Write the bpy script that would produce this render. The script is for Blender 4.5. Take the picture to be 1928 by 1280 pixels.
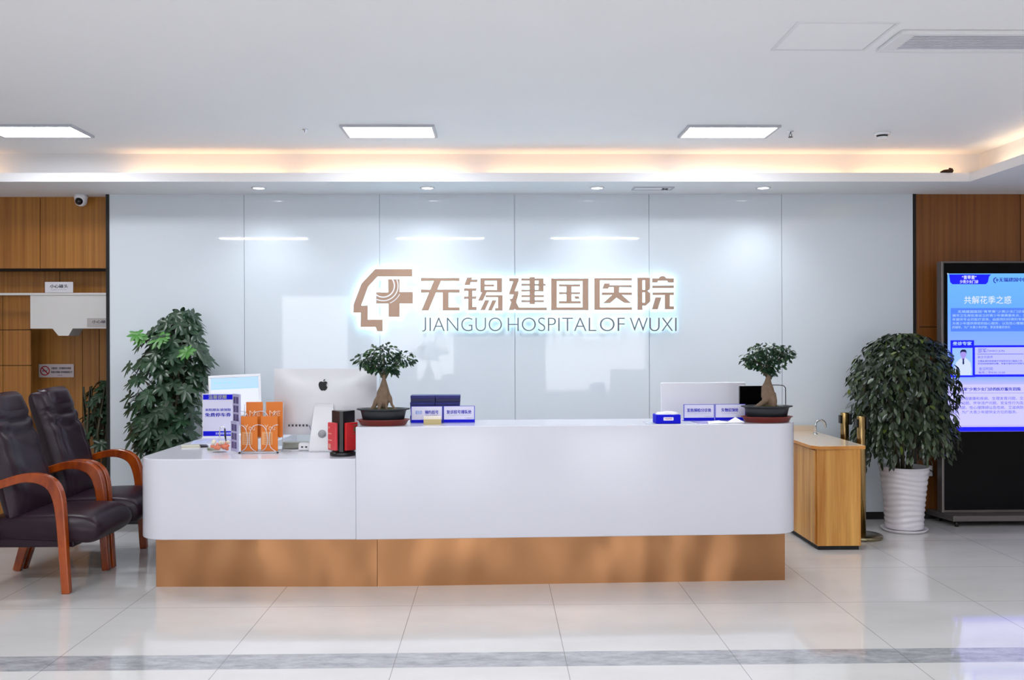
import bpy, math, random
from mathutils import Vector, Matrix

# ---------------------------------------------------------------- scene, camera, world, light
SC = bpy.context.scene
COL = SC.collection
for o in list(bpy.data.objects):
    bpy.data.objects.remove(o)

FPX = 1774.0            # focal length in pixels of the 1928 px wide frame
CAM_H = 1.505
cam_d = bpy.data.cameras.new('camera')
cam = bpy.data.objects.new('camera', cam_d)
COL.objects.link(cam)
cam_d.sensor_fit = 'HORIZONTAL'
cam_d.sensor_width = 36.0
cam_d.lens = FPX / 1928.0 * 36.0
cam_d.clip_start = 0.05
_yaw, _pitch, _roll = 32 / FPX, 2 / FPX, 0.0032
_f = Vector((math.sin(_yaw) * math.cos(_pitch), math.cos(_yaw) * math.cos(_pitch), -math.sin(_pitch)))
_r0 = Vector((math.cos(_yaw), -math.sin(_yaw), 0))
_u0 = _r0.cross(_f)
_r = _r0 * math.cos(_roll) - _u0 * math.sin(_roll)
_u = _u0 * math.cos(_roll) + _r0 * math.sin(_roll)
cam.matrix_world = Matrix(((_r.x, _u.x, -_f.x, 0), (_r.y, _u.y, -_f.y, 0), (_r.z, _u.z, -_f.z, CAM_H), (0, 0, 0, 1)))
SC.camera = cam

world = bpy.data.worlds.new('world')
SC.world = world
world.use_nodes = True
world.node_tree.nodes['Background'].inputs[0].default_value = (0.93, 0.95, 1.0, 1)
world.node_tree.nodes['Background'].inputs[1].default_value = 3.2

SC.view_settings.view_transform = 'Standard'
SC.view_settings.look = 'None'
SC.view_settings.gamma = 1.0
SC.view_settings.use_curve_mapping = False
SC.view_settings.exposure = 0.36


def area(name, loc, sx, sy, power, color, rot=(0, 0, 0)):
    d = bpy.data.lights.new(name, 'AREA')
    d.shape = 'RECTANGLE'
    d.size, d.size_y = sx, sy
    d.energy = power
    d.color = color
    o = bpy.data.objects.new(name, d)
    o.location = loc
    o.rotation_euler = rot
    COL.objects.link(o)
    return o


CEIL = 2.935
SOFF = 2.697
WALL_Y = 7.76
# the lobby's ceiling panels in the row above the camera
for (y, xs, pw) in ((2.4, (-3.2, -0.75, 1.4), 42),):
    for x in xs:
        area('ceiling_panel_lamp', (x, y, CEIL - 0.03), 1.2, 0.1, pw, (0.95, 0.97, 1.0))
# warm tubes lying in the ceiling cove
WARM = (1.0, 0.57, 0.27)
for x0, x1, p in ((-5.2, -3.75, 0.7), (-2.8, -1.6, 0.95), (-1.48, -0.22, 0.95), (-0.05, 1.28, 0.95), (1.42, 2.7, 0.95), (2.8, 3.6, 0.7)):
    area('cove_tube', ((x0 + x1) / 2, 7.222, 2.735), x1 - x0, 0.03, p, WARM, (math.radians(140), 0, 0))
for y0, y1, p in ((5.9, 7.0, 0.9), (4.6, 5.7, 0.9), (3.0, 4.2, 0.9)):
    area('cove_tube', (3.715, (y0 + y1) / 2, 2.735), 0.03, y1 - y0, p, (1.0, 0.72, 0.46), (math.pi, math.radians(40), 0))
# recessed downlights over the glass wall
DOWNLIGHTS = (-1.847, -0.527, 0.808, 2.127)
for x in DOWNLIGHTS:
    d = bpy.data.lights.new('downlight_lamp', 'SPOT')
    d.energy = 18
    d.color = (0.86, 0.93, 1.0)
    d.spot_size = math.radians(122)
    d.spot_blend = 1.0
    d.shadow_soft_size = 0.03
    o = bpy.data.objects.new('downlight_lamp', d)
    o.location = (x, 7.42, SOFF - 0.012)
    COL.objects.link(o)

# unseen right border downlights: farthest mirrored in the glass wall, others added for brightness
for y in (5.0, 3.2, 1.4):
    d = bpy.data.lights.new('side_downlight_fill', 'SPOT')
    d.energy = 75
    d.color = (0.95, 0.97, 1.0)
    d.spot_size = math.radians(130)
    d.spot_blend = 1.0
    d.shadow_soft_size = 0.05
    o = bpy.data.objects.new('side_downlight_fill', d)
    o.location = (4.28, y, SOFF - 0.012)
    COL.objects.link(o)


# ---------------------------------------------------------------- materials
def lin(c):
    if isinstance(c, str):
        c = tuple(int(c[i:i + 2], 16) / 255 for i in (0, 2, 4))
    return tuple(v / 12.92 if v <= 0.04045 else ((v + 0.055) / 1.055) ** 2.4 for v in c) + (1.0,)


def mat(name, col, rough=0.5, metal=0.0, spec=0.5, emit=0.0, emit_col=None, coat=0.0, trans=0.0, alpha=1.0, var=0.0, vscale=20):
    m = bpy.data.materials.new(name)
    m.use_nodes = True
    nt = m.node_tree
    b = nt.nodes['Principled BSDF']
    b.inputs['Base Color'].default_value = lin(col)
    b.inputs['Roughness'].default_value = rough
    b.inputs['Metallic'].default_value = metal
    b.inputs['Specular IOR Level'].default_value = spec
    b.inputs['Coat Weight'].default_value = coat
    b.inputs['Coat Roughness'].default_value = 0.05
    b.inputs['Transmission Weight'].default_value = trans
    b.inputs['Alpha'].default_value = alpha
    if emit:
        b.inputs['Emission Color'].default_value = lin(emit_col or col)
        b.inputs['Emission Strength'].default_value = emit
    if var:
        tc = nt.nodes.new('ShaderNodeTexCoord')
        no = nt.nodes.new('ShaderNodeTexNoise')
        no.inputs['Scale'].default_value = vscale
        no.inputs['Detail'].default_value = 4
        nt.links.new(tc.outputs['Object'], no.inputs['Vector'])
        mx = nt.nodes.new('ShaderNodeMix')
        mx.data_type = 'RGBA'
        c = lin(col)
        mx.inputs[6].default_value = tuple(v * (1 - var) for v in c[:3]) + (1,)
        mx.inputs[7].default_value = tuple(min(1, v * (1 + var)) for v in c[:3]) + (1,)
        nt.links.new(no.outputs['Fac'], mx.inputs[0])
        nt.links.new(mx.outputs[2], b.inputs['Base Color'])
    return m


class N:
    """small helper for building node networks"""
    def __init__(self, m):
        self.nt = m.node_tree
        self.b = self.nt.nodes['Principled BSDF']

    def new(self, t, **kw):
        n = self.nt.nodes.new(t)
        for k, v in kw.items():
            setattr(n, k, v)
        return n

    def link(self, a, b):
        self.nt.links.new(a, b)

    def math(self, op, a, b=None, c=None):
        n = self.new('ShaderNodeMath', operation=op)
        for i, v in enumerate((a, b, c)):
            if v is None:
                continue
            if isinstance(v, (int, float)):
                n.inputs[i].default_value = v
            else:
                self.link(v, n.inputs[i])
        return n.outputs[0]

    def mix(self, fac, a, b):
        n = self.new('ShaderNodeMix', data_type='RGBA')
        for i, v in ((0, fac), (6, a), (7, b)):
            if isinstance(v, tuple):
                n.inputs[i].default_value = v
            elif isinstance(v, (int, float)):
                n.inputs[i].default_value = v
            else:
                self.link(v, n.inputs[i])
        return n.outputs[2]

    def noise(self, scale, stretch=(1, 1, 1), detail=4, rough=0.55):
        tc = self.new('ShaderNodeTexCoord')
        mp = self.new('ShaderNodeMapping')
        mp.inputs['Scale'].default_value = stretch
        no = self.new('ShaderNodeTexNoise')
        no.inputs['Scale'].default_value = scale
        no.inputs['Detail'].default_value = detail
        no.inputs['Roughness'].default_value = rough
        self.link(tc.outputs['Object'], mp.inputs[0])
        self.link(mp.outputs[0], no.inputs['Vector'])
        return no.outputs['Fac']

    def ramp(self, fac, stops):
        n = self.new('ShaderNodeValToRGB')
        e = n.color_ramp.elements
        while len(e) < len(stops):
            e.new(0.5)
        for i, (p, c) in enumerate(stops):
            e[i].position = p
            e[i].color = lin(c)
        self.link(fac, n.inputs[0])
        return n.outputs[0]

    def xyz(self):
        tc = self.new('ShaderNodeTexCoord')
        s = self.new('ShaderNodeSeparateXYZ')
        self.link(tc.outputs['Object'], s.inputs[0])
        return s.outputs


def wood(name, c1, c2, stretch=(60, 60, 1.2), rough=0.35, scale=1.0, coat=0.0):
    m = mat(name, c1, rough, coat=coat)
    n = N(m)
    g = n.noise(scale, stretch, 5, 0.6)
    g2 = n.noise(scale * 0.5, (3, 3, 0.6), 2)
    f = n.math('ADD', n.math('MULTIPLY', g, 0.75), n.math('MULTIPLY', g2, 0.25))
    n.link(n.ramp(f, ((0.36, c1), (0.64, c2))), n.b.inputs['Base Color'])
    return m


M = {}
M['ceiling'] = mat('ceiling_paint', 'f4f4f5', 0.75, var=0.015, vscale=2)
M['soffit'] = mat('soffit_paint', 'ececee', 0.7)
M['white_wall'] = mat('white_wall_paint', 'd6d4d2', 0.8)
M['glass_wall'] = mat('back_painted_glass', 'd8e0e7', 0.025, spec=0.5)
M['black_trim'] = mat('black_trim', '0c0a0c', 0.35)
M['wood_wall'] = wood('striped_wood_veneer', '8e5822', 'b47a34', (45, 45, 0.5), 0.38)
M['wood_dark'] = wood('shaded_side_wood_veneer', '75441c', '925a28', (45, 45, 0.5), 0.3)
M['cab_wood'] = wood('oak_cabinet', 'bc7628', 'e8b05e', (16, 16, 0.8), 0.4)
M['cab_edge'] = wood('oak_cabinet_edge', 'c07a34', 'd8954a', (10, 10, 1), 0.4)
M['cab_top'] = mat('beige_stone_top', 'd8c4ae', 0.15, var=0.05, vscale=30)
M['desk_white'] = mat('white_solid_surface', 'd9d9e3', 0.16, spec=0.4)
M['white_gloss'] = mat('white_gloss', 'ececf0', 0.2)
M['white_matte'] = mat('white_matte', 'e8e8ea', 0.6)
M['paper'] = mat('white_paper', 'f0eff4', 0.8)
M['black'] = mat('black_plastic', '0b0b0e', 0.3)
M['black_matte'] = mat('black_matte', '121216', 0.6)
M['dark_gap'] = mat('dark_gap', '1a0f08', 0.8)
M['kiosk_frame'] = mat('brushed_taupe_metal', '77706e', 0.35, metal=0.6)
M['kiosk_black'] = mat('kiosk_black_glass', '020204', 0.12, spec=0.15)
M['chrome'] = mat('chrome', 'd8dadd', 0.08, metal=1)
M['brass'] = mat('brushed_brass', 'a98c5c', 0.22, metal=1)
M['brass_base'] = mat('aged_brass_base', '8d8468', 0.25, metal=1)
M['silver'] = mat('anodised_aluminium', 'd9d9dd', 0.42, metal=0.25)
M['port'] = mat('dark_port', '33333a', 0.5)
M['leather'] = mat('aubergine_leather', '220f1d', 0.36, spec=0.35, var=0.2, vscale=60)
M['leather_pad'] = mat('aubergine_leather_pad', '261220', 0.34, spec=0.35, var=0.15, vscale=60)
M['chair_wood'] = wood('red_brown_lacquered_wood', '742804', 'a6480c', (12, 12, 4), 0.2, coat=0.35)
M['dark_metal'] = mat('dark_painted_metal', '241a22', 0.4)
M['blue'] = mat('royal_blue_print', '0608d2', 0.6, spec=0.2)
M['blue_text'] = mat('blue_ink', '0c10b4', 0.6)
M['navy'] = mat('navy_card', '16186e', 0.5, var=0.2, vscale=40)
M['navy_dark'] = mat('dark_navy_card', '0f104c', 0.5)
M['pale_text'] = mat('khaki_ink', 'a8a99a', 0.5)
M['glare_text'] = mat('glare_paled_ink', '7ea2e6', 0.5)  # blue paled to put glare into the ink colour
M['grey_text'] = mat('grey_ink', '8e90a8', 0.5)
M['dark_text'] = mat('dark_ink', '3b3c48', 0.5)
M['red'] = mat('red_card', 'c41218', 0.25, coat=0.4)
M['red_sheet'] = mat('pinkish_red_leaflet', 'd8404a', 0.3, coat=0.3)
M['orange'] = mat('orange_leaflet', 'e0781a', 0.4)
M['orange_pale'] = mat('pale_orange_print', 'e8a468', 0.4)
M['orange_candy'] = mat('orange_candy', 'f56a0c', 0.3)
M['cream_candy'] = mat('cream_candy', 'eadfca', 0.4)
M['tan'] = mat('tan_card', 'c2b07e', 0.6)
M['cream'] = mat('cream_card', 'ece2d2', 0.6)
M['terracotta'] = mat('dark_terracotta_plastic', '7a2a22', 0.35)
M['pot_dark'] = mat('dark_slate_plastic', '1f242a', 0.4)
M['soil'] = mat('soil', '3a2e20', 0.9, var=0.4, vscale=80)
M['moss'] = mat('mossy_soil', '4c4a2a', 0.9, var=0.4, vscale=90)
M['bark'] = mat('pale_grey_brown_bark', '75604e', 0.75, var=0.35, vscale=35)
M['stem'] = mat('plant_stem', '4a4632', 0.7)
M['pot_white'] = mat('white_glazed_ceramic', 'e4e0e6', 0.25)
M['leaf'] = mat('dark_green_leaf', '263f2a', 0.33, var=0.35, vscale=9)
M['leaf_b'] = mat('mid_green_leaf', '2f4d34', 0.33, var=0.3, vscale=9)
M['leaf_young'] = mat('fresh_green_leaf', '3f7a2c', 0.4, var=0.2, vscale=14)
M['fig_leaf'] = mat('weeping_leaf', '263320', 0.3, var=0.5, vscale=9)
M['fig_leaf_b'] = mat('weeping_leaf_mid', '44523a', 0.3, var=0.35, vscale=9)
M['fig_young'] = mat('yellow_green_leaf', '5c6c24', 0.4)
M['bonsai_leaf'] = mat('bonsai_leaf', '25402e', 0.33, var=0.4, vscale=30)
M['bonsai_leaf_b'] = mat('bonsai_leaf_light', '3c5c34', 0.33, var=0.3, vscale=30)
M['light_panel'] = mat('lit_diffuser', 'ffffff', 0.5, emit=26, emit_col='f8faff')
M['downlight_lens'] = mat('lit_downlight_lens', 'ffffff', 0.4, emit=6, emit_col='f4f8ff')
M['light_frame'] = mat('lamp_frame', 'b8bac2', 0.4)
M['vent'] = mat('vent_grey', 'dcdce4', 0.5)
M['halo'] = mat('letter_back_light', 'ffffff', 0.5, emit=9.5, emit_col='aaecff')
M['bronze'] = mat('rose_bronze_letter', 'a88b78', 0.4, metal=0.55)
M['cam_lens'] = mat('dark_dome_lens', '0a080c', 0.05)
M['clear'] = mat('clear_acrylic', 'f4f6ff', 0.03, alpha=0.22)
M['wire'] = mat('white_coated_wire', 'd8dae0', 0.25, metal=0.3)
M['glass_bowl'] = mat('clear_glass', 'eef2ee', 0.03, alpha=0.1)
M['greenish'] = mat('dull_green_plastic', '7c8468', 0.5)
M['smoke_glass'] = mat('smoky_green_glass', '8c8e80', 0.08, alpha=0.75)

# copper kick plate, brushed
m = mat('brushed_copper_sheet', 'b8855c', 0.3, metal=0.95)
n = N(m)
g = n.noise(1.0, (2, 2, 160), 3)
n.link(n.math('ADD', n.math('MULTIPLY', g, 0.16), 0.24), n.b.inputs['Roughness'])
bp = n.new('ShaderNodeBump')
bp.inputs['Strength'].default_value = 0.5
bp.inputs['Distance'].default_value = 0.09
n.link(n.noise(2.6, (1, 1, 0.5), 1), bp.inputs['Height'])
n.link(bp.outputs[0], n.b.inputs['Normal'])
M['copper'] = m

# floor tiles: 0.8 m polished tiles with a grey marble border strip
m = mat('polished_floor_tile', 'd2d0cf', 0.05, spec=0.85)
n = N(m)
x, y, z = n.xyz()


def joint(n, v, off, step, w):
    t = n.math('FRACT', n.math('DIVIDE', n.math('SUBTRACT', v, off - w / 2), step))
    return n.math('LESS_THAN', t, w / step)


jx = joint(n, x, 0.327, 0.8, 0.004)
ja = n.math('MULTIPLY', joint(n, y, 4.528, 0.8, 0.004), n.math('GREATER_THAN', y, 4.60))
jb = n.math('MULTIPLY', joint(n, y, 4.325, 0.8, 0.004), n.math('LESS_THAN', y, 4.25))
jj = n.math('MAXIMUM', jx, n.math('MAXIMUM', ja, jb))
vein = n.noise(1.2, (1, 2.2, 1), 5)
tile = n.ramp(vein, ((0.3, 'cac8c6'), (0.7, 'd6d5d5')))
mar = n.noise(7, (1, 2.5, 1), 8, 0.75)
marble = n.ramp(mar, ((0.34, '85868b'), (0.5, 'a2a3a8'), (0.66, 'b9babf')))
st = n.math('MULTIPLY', n.math('GREATER_THAN', y, 4.325), n.math('LESS_THAN', y, 4.528))
c = n.mix(st, tile, marble)
c = n.mix(n.math('MULTIPLY', jj, 0.62), c, lin('6a625c'))
n.link(c, n.b.inputs['Base Color'])
M['floor'] = m


# ---------------------------------------------------------------- mesh building
def rot2(p, a):
    c, s = math.cos(a), math.sin(a)
    return (p[0] * c - p[1] * s, p[0] * s + p[1] * c)


class MB:
    def __init__(self):
        self.v, self.f, self.mi, self.sm = [], [], [], []

    def add(self, vs, fs, mi=0, smooth=False):
        o = len(self.v)
        self.v += [tuple(p) for p in vs]
        for f in fs:
            self.f.append(tuple(i + o for i in f))
            self.mi.append(mi)
            self.sm.append(smooth)
        return self

    def box(self, x0, x1, y0, y1, z0, z1, mi=0):
        vs = [(x, y, z) for z in (z0, z1) for y in (y0, y1) for x in (x0, x1)]
        return self.add(vs, [(0, 2, 3, 1), (4, 5, 7, 6), (0, 1, 5, 4), (2, 6, 7, 3), (0, 4, 6, 2), (1, 3, 7, 5)], mi)

    def prism(self, poly, z0, z1, mi=0, plane='xy', cap_mi=None, smooth_side=False):
        """extrude a 2-D polygon; plane 'xy' extrudes along z, 'xz' along y (z0, z1 are then y values), 'yz' along x"""
        def P(p, h):
            if plane == 'xy':
                return (p[0], p[1], h)
            if plane == 'xz':
                return (p[0], h, p[1])
            return (h, p[0], p[1])
        k = len(poly)
        a = sum(poly[i][0] * poly[(i + 1) % k][1] - poly[(i + 1) % k][0] * poly[i][1] for i in range(k))
        if (a < 0) != (plane == 'xz'):
            poly = poly[::-1]
        vs = [P(p, z0) for p in poly] + [P(p, z1) for p in poly]
        self.add(vs, [tuple(range(k))[::-1]], mi)
        o = len(self.v) - 2 * k
        self.f.append(tuple(range(o + k, o + 2 * k)))
        self.mi.append(mi if cap_mi is None else cap_mi)
        self.sm.append(False)
        for i in range(k):
            j = (i + 1) % k
            self.f.append((o + i, o + j, o + k + j, o + k + i))
            self.mi.append(mi)
            self.sm.append(smooth_side)
        return self

    def lathe(self, prof, n=32, c=(0, 0, 0), mi=0, sx=1.0, sy=1.0, smooth=True, fn=None):
        vs, fs = [], []
        for j, (r, z) in enumerate(prof):
            for i in range(n):
                a = 2 * math.pi * i / n
                rr, zz = (r, z) if fn is None else fn(r, z, a)
                vs.append((c[0] + rr * math.cos(a) * sx, c[1] + rr * math.sin(a) * sy, c[2] + zz))
        for j in range(len(prof) - 1):
            for i in range(n):
                k = (i + 1) % n
                fs.append((j * n + i, j * n + k, (j + 1) * n + k, (j + 1) * n + i))
        fs.append(tuple(range(n))[::-1])
        fs.append(tuple((len(prof) - 1) * n + i for i in range(n)))
        return self.add(vs, fs, mi, smooth)

    def tube(self, pts, rad, n=8, mi=0, smooth=True, flat=1.0, up=None):
        """sweep a circle (or flattened ellipse / 4-gon) along points; rad a number or a list"""
        pts = [Vector(p) for p in pts]
        k = len(pts)
        rads = rad if isinstance(rad, (list, tuple)) else [rad] * k
        t0 = (pts[1] - pts[0]).normalized()
        ref = Vector(up) if up else (Vector((0, 0, 1)) if abs(t0.z) < 0.9 else Vector((1, 0, 0)))
        vs, fs = [], []
        for i in range(k):
            t = (pts[min(i + 1, k - 1)] - pts[max(i - 1, 0)]).normalized()
            a = t.cross(ref)
            if a.length < 1e-5:
                a = t.orthogonal()
            a.normalize()
            b = a.cross(t).normalized()
            if not up:
                ref = b
            for q in range(n):
                g = 2 * math.pi * (q + 0.5) / n
                vs.append(pts[i] + a * (math.cos(g) * rads[i]) + b * (math.sin(g) * rads[i] * flat))
        for i in range(k - 1):
            for q in range(n):
                w = (q + 1) % n
                fs.append((i * n + q, i * n + w, (i + 1) * n + w, (i + 1) * n + q))
        fs.append(tuple(range(n))[::-1])
        fs.append(tuple((k - 1) * n + q for q in range(n)))
        return self.add(vs, fs, mi, smooth)

    def bar(self, pts, w, h, side, mi=0):
        """sweep a rectangle: w along the fixed 'side' axis, h in the plane of the path"""
        pts = [Vector(p) for p in pts]
        s = Vector(side).normalized()
        k = len(pts)
        ws = w if isinstance(w, (list, tuple)) else [w] * k
        hs = h if isinstance(h, (list, tuple)) else [h] * k
        vs, fs = [], []
        for i in range(k):
            t = (pts[min(i + 1, k - 1)] - pts[max(i - 1, 0)]).normalized()
            b = s.cross(t).normalized()
            for (p, q) in ((-1, -1), (1, -1), (1, 1), (-1, 1)):
                vs.append(pts[i] + s * (p * ws[i] / 2) + b * (q * hs[i] / 2))
        for i in range(k - 1):
            for q in range(4):
                r = (q + 1) % 4
                fs.append((i * 4 + q, i * 4 + r, (i + 1) * 4 + r, (i + 1) * 4 + q))
        fs.append((3, 2, 1, 0))
        fs.append(tuple((k - 1) * 4 + q for q in range(4)))
        return self.add(vs, fs, mi)

    def move(self, loc=(0, 0, 0), rz=0.0, rx=0.0, ry=0.0):
        R = Matrix.Translation(loc) @ Matrix.Rotation(rz, 4, 'Z') @ Matrix.Rotation(ry, 4, 'Y') @ Matrix.Rotation(rx, 4, 'X')
        self.v = [tuple(R @ Vector(p)) for p in self.v]
        return self

    def build(self, name, mats, parent=None, bevel=0.0, bseg=2, sub=0, remesh=0.0, loc=None, rot=None):
        if not isinstance(mats, (list, tuple)):
            mats = [mats]
        me = bpy.data.meshes.new(name)
        me.from_pydata(self.v, [], self.f)
        for mm in mats:
            me.materials.append(mm)
        for p, mi, sm in zip(me.polygons, self.mi, self.sm):
            p.material_index = mi
            p.use_smooth = sm
        me.update()
        o = bpy.data.objects.new(name, me)
        COL.objects.link(o)
        if parent:
            o.parent = parent
        if loc:
            o.location = loc
        if rot:
            o.rotation_euler = rot
        if remesh:
            md = o.modifiers.new('remesh', 'REMESH')
            md.mode = 'VOXEL'
            md.voxel_size = remesh
            md.use_smooth_shade = True
            s = o.modifiers.new('smooth', 'SMOOTH')
            s.iterations = 6
        if bevel:
            md = o.modifiers.new('bevel', 'BEVEL')
            md.width = bevel
            md.segments = bseg
            md.limit_method = 'ANGLE'
            md.angle_limit = math.radians(40)
        if sub:
            md = o.modifiers.new('sub', 'SUBSURF')
            md.levels = md.render_levels = sub
        return o


def tag(o, label, cat, group=None):
    o['label'] = label
    o['category'] = cat
    if group:
        o['group'] = group
    return o


def thing(name, label, cat, loc=(0, 0, 0), rz=0.0, group=None):
    o = bpy.data.objects.new(name, None)
    o.empty_display_size = 0.05
    COL.objects.link(o)
    o.location = loc
    o.rotation_euler = (0, 0, rz)
    return tag(o, label, cat, group)


def struct(o):
    o['kind'] = 'structure'
    return o


def copy_tree(o, parent=None):
    c = o.copy()
    COL.objects.link(c)
    if parent:
        c.parent = parent
    for ch in list(o.children):
        copy_tree(ch, c)
    return c


def text_verts(s, bold=0.0, res=2):
    cu = bpy.data.curves.new('txt', 'FONT')
    cu.body = s
    cu.size = 1.0
    cu.offset = bold
    cu.resolution_u = res
    ob = bpy.data.objects.new('txt', cu)
    COL.objects.link(ob)
    dg = bpy.context.evaluated_depsgraph_get()
    me = bpy.data.meshes.new_from_object(ob.evaluated_get(dg))
    vs = [(v.co.x, v.co.y) for v in me.vertices]
    fs = [tuple(p.vertices) for p in me.polygons]
    bpy.data.objects.remove(ob)
    bpy.data.curves.remove(cu)
    bpy.data.meshes.remove(me)
    return vs, fs


def text_into(mb, s, x0, x1, z0, z1, y, bold=0.0, mi=0, keep=False, res=2):
    """flat lettering in the xz plane at depth y, facing -y, fitted to the box x0..x1, z0..z1"""
    vs, fs = text_verts(s, min(bold, 0.0), res)
    if not vs:
        return mb
    ax, bx = min(p[0] for p in vs), max(p[0] for p in vs)
    az, bz = min(p[1] for p in vs), max(p[1] for p in vs)
    kx = (x1 - x0) / max(bx - ax, 1e-6)
    kz = (z1 - z0) / max(bz - az, 1e-6)
    if keep:
        kx = kz
    # heavier weights: the outline repeated with slight offsets, each a hair further forward
    offs = [(0, 0)] if bold <= 0 else [(0, 0), (-bold * 1.3, 0), (bold * 1.3, 0), (0, bold * 0.6)]
    for i, (ox, oz) in enumerate(offs):
        mb.add([(x0 + (p[0] - ax + ox) * kx, y - i * 0.00003, z0 + (p[1] - az + oz) * kz) for p in vs], fs, mi)
    return mb


def rrect(x0, x1, y0, y1, r, n=6, which=(1, 1, 1, 1)):
    """rounded rectangle, corners in the order (x0,y0) (x1,y0) (x1,y1) (x0,y1)"""
    out = []
    for (cx, cy, a0, on) in ((x0 + r, y0 + r, math.pi, which[0]), (x1 - r, y0 + r, 1.5 * math.pi, which[1]),
                             (x1 - r, y1 - r, 0, which[2]), (x0 + r, y1 - r, 0.5 * math.pi, which[3])):
        if on:
            for i in range(n + 1):
                a = a0 + 0.5 * math.pi * i / n
                out.append((cx + r * math.cos(a), cy + r * math.sin(a)))
        else:
            out.append((cx - r if a0 in (math.pi, 0.5 * math.pi) else cx + r, cy - r if a0 in (math.pi, 1.5 * math.pi) else cy + r))
    return out


def circle(cx, cy, r, n=24, ry=None):
    return [(cx + r * math.cos(2 * math.pi * i / n), cy + (ry or r) * math.sin(2 * math.pi * i / n)) for i in range(n)]


# ---------------------------------------------------------------- the room
XL, XR, YF = -6.0, 6.5, -5.0
struct(MB().box(XL, XR, YF, 8.9, -0.1, 0).build('floor', M['floor']))
struct(MB().box(XL, 3.785, YF, 7.29, CEIL, CEIL + 0.1).build('ceiling', M['ceiling']))
# lowered perimeter ceiling with its lit cove
s = MB()
s.box(XL, XR, 7.14, 8.9, SOFF, SOFF + 0.025)
s.box(3.635, XR, YF, 7.14, SOFF, SOFF + 0.025)
s.prism([(XL, 7.14), (3.635, 7.14), (3.635, YF), (3.647, YF), (3.647, 7.152), (XL, 7.152)], SOFF + 0.025, 2.764)
struct(s.build('ceiling_lowered_border', M['soffit']))
s = MB().box(XL, 3.785, 7.29, 7.33, SOFF + 0.025, CEIL + 0.1).box(3.785, 3.82, YF, 7.29, SOFF + 0.025, CEIL + 0.1)
struct(s.build('trim_cove_riser', M['soffit']))
# glass clad feature wall: six panels with fine joints
seams = [-3.15, -2.052, -0.945, 0.164, 1.274, 2.376, 3.472]
g = MB()
for a, b in zip(seams[:-1], seams[1:]):
    g.box(a + 0.002, b - 0.002, WALL_Y, WALL_Y + 0.012, 0.062, SOFF)
g.box(-3.15, 3.472, WALL_Y + 0.012, WALL_Y + 0.1, 0.0, SOFF)
struct(g.build('wall_back', M['glass_wall']))
struct(MB().box(-3.15, 3.472, WALL_Y - 0.004, WALL_Y + 0.012, 0, 0.061).build('baseboard_back', M['black_trim']))
struct(MB().box(-3.175, -3.15, WALL_Y - 0.006, 8.5, 0, SOFF).build('trim_1', M['black_trim']))
struct(MB().box(3.472, 3.495, WALL_Y - 0.006, 7.86, 0, SOFF).build('trim_2', M['black_trim']))
# wooden wall on the right
r = MB()
r.box(3.495, 3.525, 7.765, 7.86, 0.06, SOFF)
for x0, x1 in ((3.527, 4.375), (4.381, 5.25), (5.256, XR)):
    for z0, z1 in ((0.06, 0.60), (0.606, 1.59), (1.596, SOFF)):
        r.box(x0, x1, 7.77, 7.80, z0, z1, 0)
r.box(3.5, XR, 7.80, 7.9, 0.06, SOFF, 1)
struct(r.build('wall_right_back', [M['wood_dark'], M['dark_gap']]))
struct(MB().box(3.495, XR, 7.762, 7.9, 0, 0.06).build('baseboard_right', M['black_trim']))
# wooden wall on the left: upper panels, header, white bulkhead, recess
l = MB()
for x0, x1 in ((XL, -4.62), (-4.614, -3.779), (-3.773, -3.176)):
    l.box(x0, x1, 7.90, 7.93, 2.104, SOFF)
l.box(XL, -3.176, 7.93, 8.05, 2.088, SOFF, 1)
for x0, x1 in ((XL, -3.733), (-3.727, -3.176)):
    l.box(x0, x1, 8.15, 8.18, 1.90, 2.12)
l.box(XL, -3.176, 8.18, 8.25, 1.90, 2.12, 1)
l.box(XL, -3.176, 8.05, 8.25, 2.12, 2.14, 1)
struct(l.build('wall_left_upper', [M['wood_wall'], M['dark_gap']]))
b = MB()
b.prism([(-3.884, 1.90), (-3.884, 1.604), (-3.70, 1.604), (-3.652, 1.544), (-3.568, 1.544), (-3.533, 1.604), (-3.176, 1.604), (-3.176, 1.90)], 7.95, 8.15, plane='xz')
b.box(XL, -3.176, 7.94, 7.99, 1.884, 1.902)
struct(b.build('wall_left_bulkhead', M['white_wall']))
d = MB()
for z0, z1 in ((0.0, 0.62), (0.626, 1.287), (1.293, 1.594), (1.60, 2.2)):
    d.box(XL, -4.245, 8.20, 8.22, z0, z1)
    d.box(-4.239, -4.005, 8.20, 8.22, z0, z1)
d.box(XL, -4.02, 8.22, 8.25, 0, 2.2, 1)
for x0, x1 in ((-4.6, -3.695), (-3.689, -3.545), (-3.539, -3.176)):
    d.box(x0, x1, 8.50, 8.53, 0.0, 2.2)
d.box(-4.6, -3.1, 8.53, 8.6, 0, 2.2, 1)
struct(d.build('wall_left_recess', [M['wood_wall'], M['dark_gap']]))
struct(MB().box(XL - 0.1, XL, YF, 8.9, 0, CEIL).build('wall_left', M['white_wall']))
struct(MB().box(XR, XR + 0.1, YF, 8.9, 0, CEIL).build('wall_right', M['white_wall']))
# unseen entrance wall, its three doorways placed to make bright patches in the copper
fr_ = MB()
for x0, x1 in ((XL, -4.65), (-3.2, -2.7), (-0.9, 1.1), (3.3, XR)):
    fr_.box(x0, x1, YF - 0.2, YF, 0, 2.45)
fr_.box(XL, XR, YF - 0.2, YF, 2.45, CEIL)
struct(fr_.build('wall_front_unseen', mat('unseen_entrance_paint', '8f8a86', 0.7)))

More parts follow.
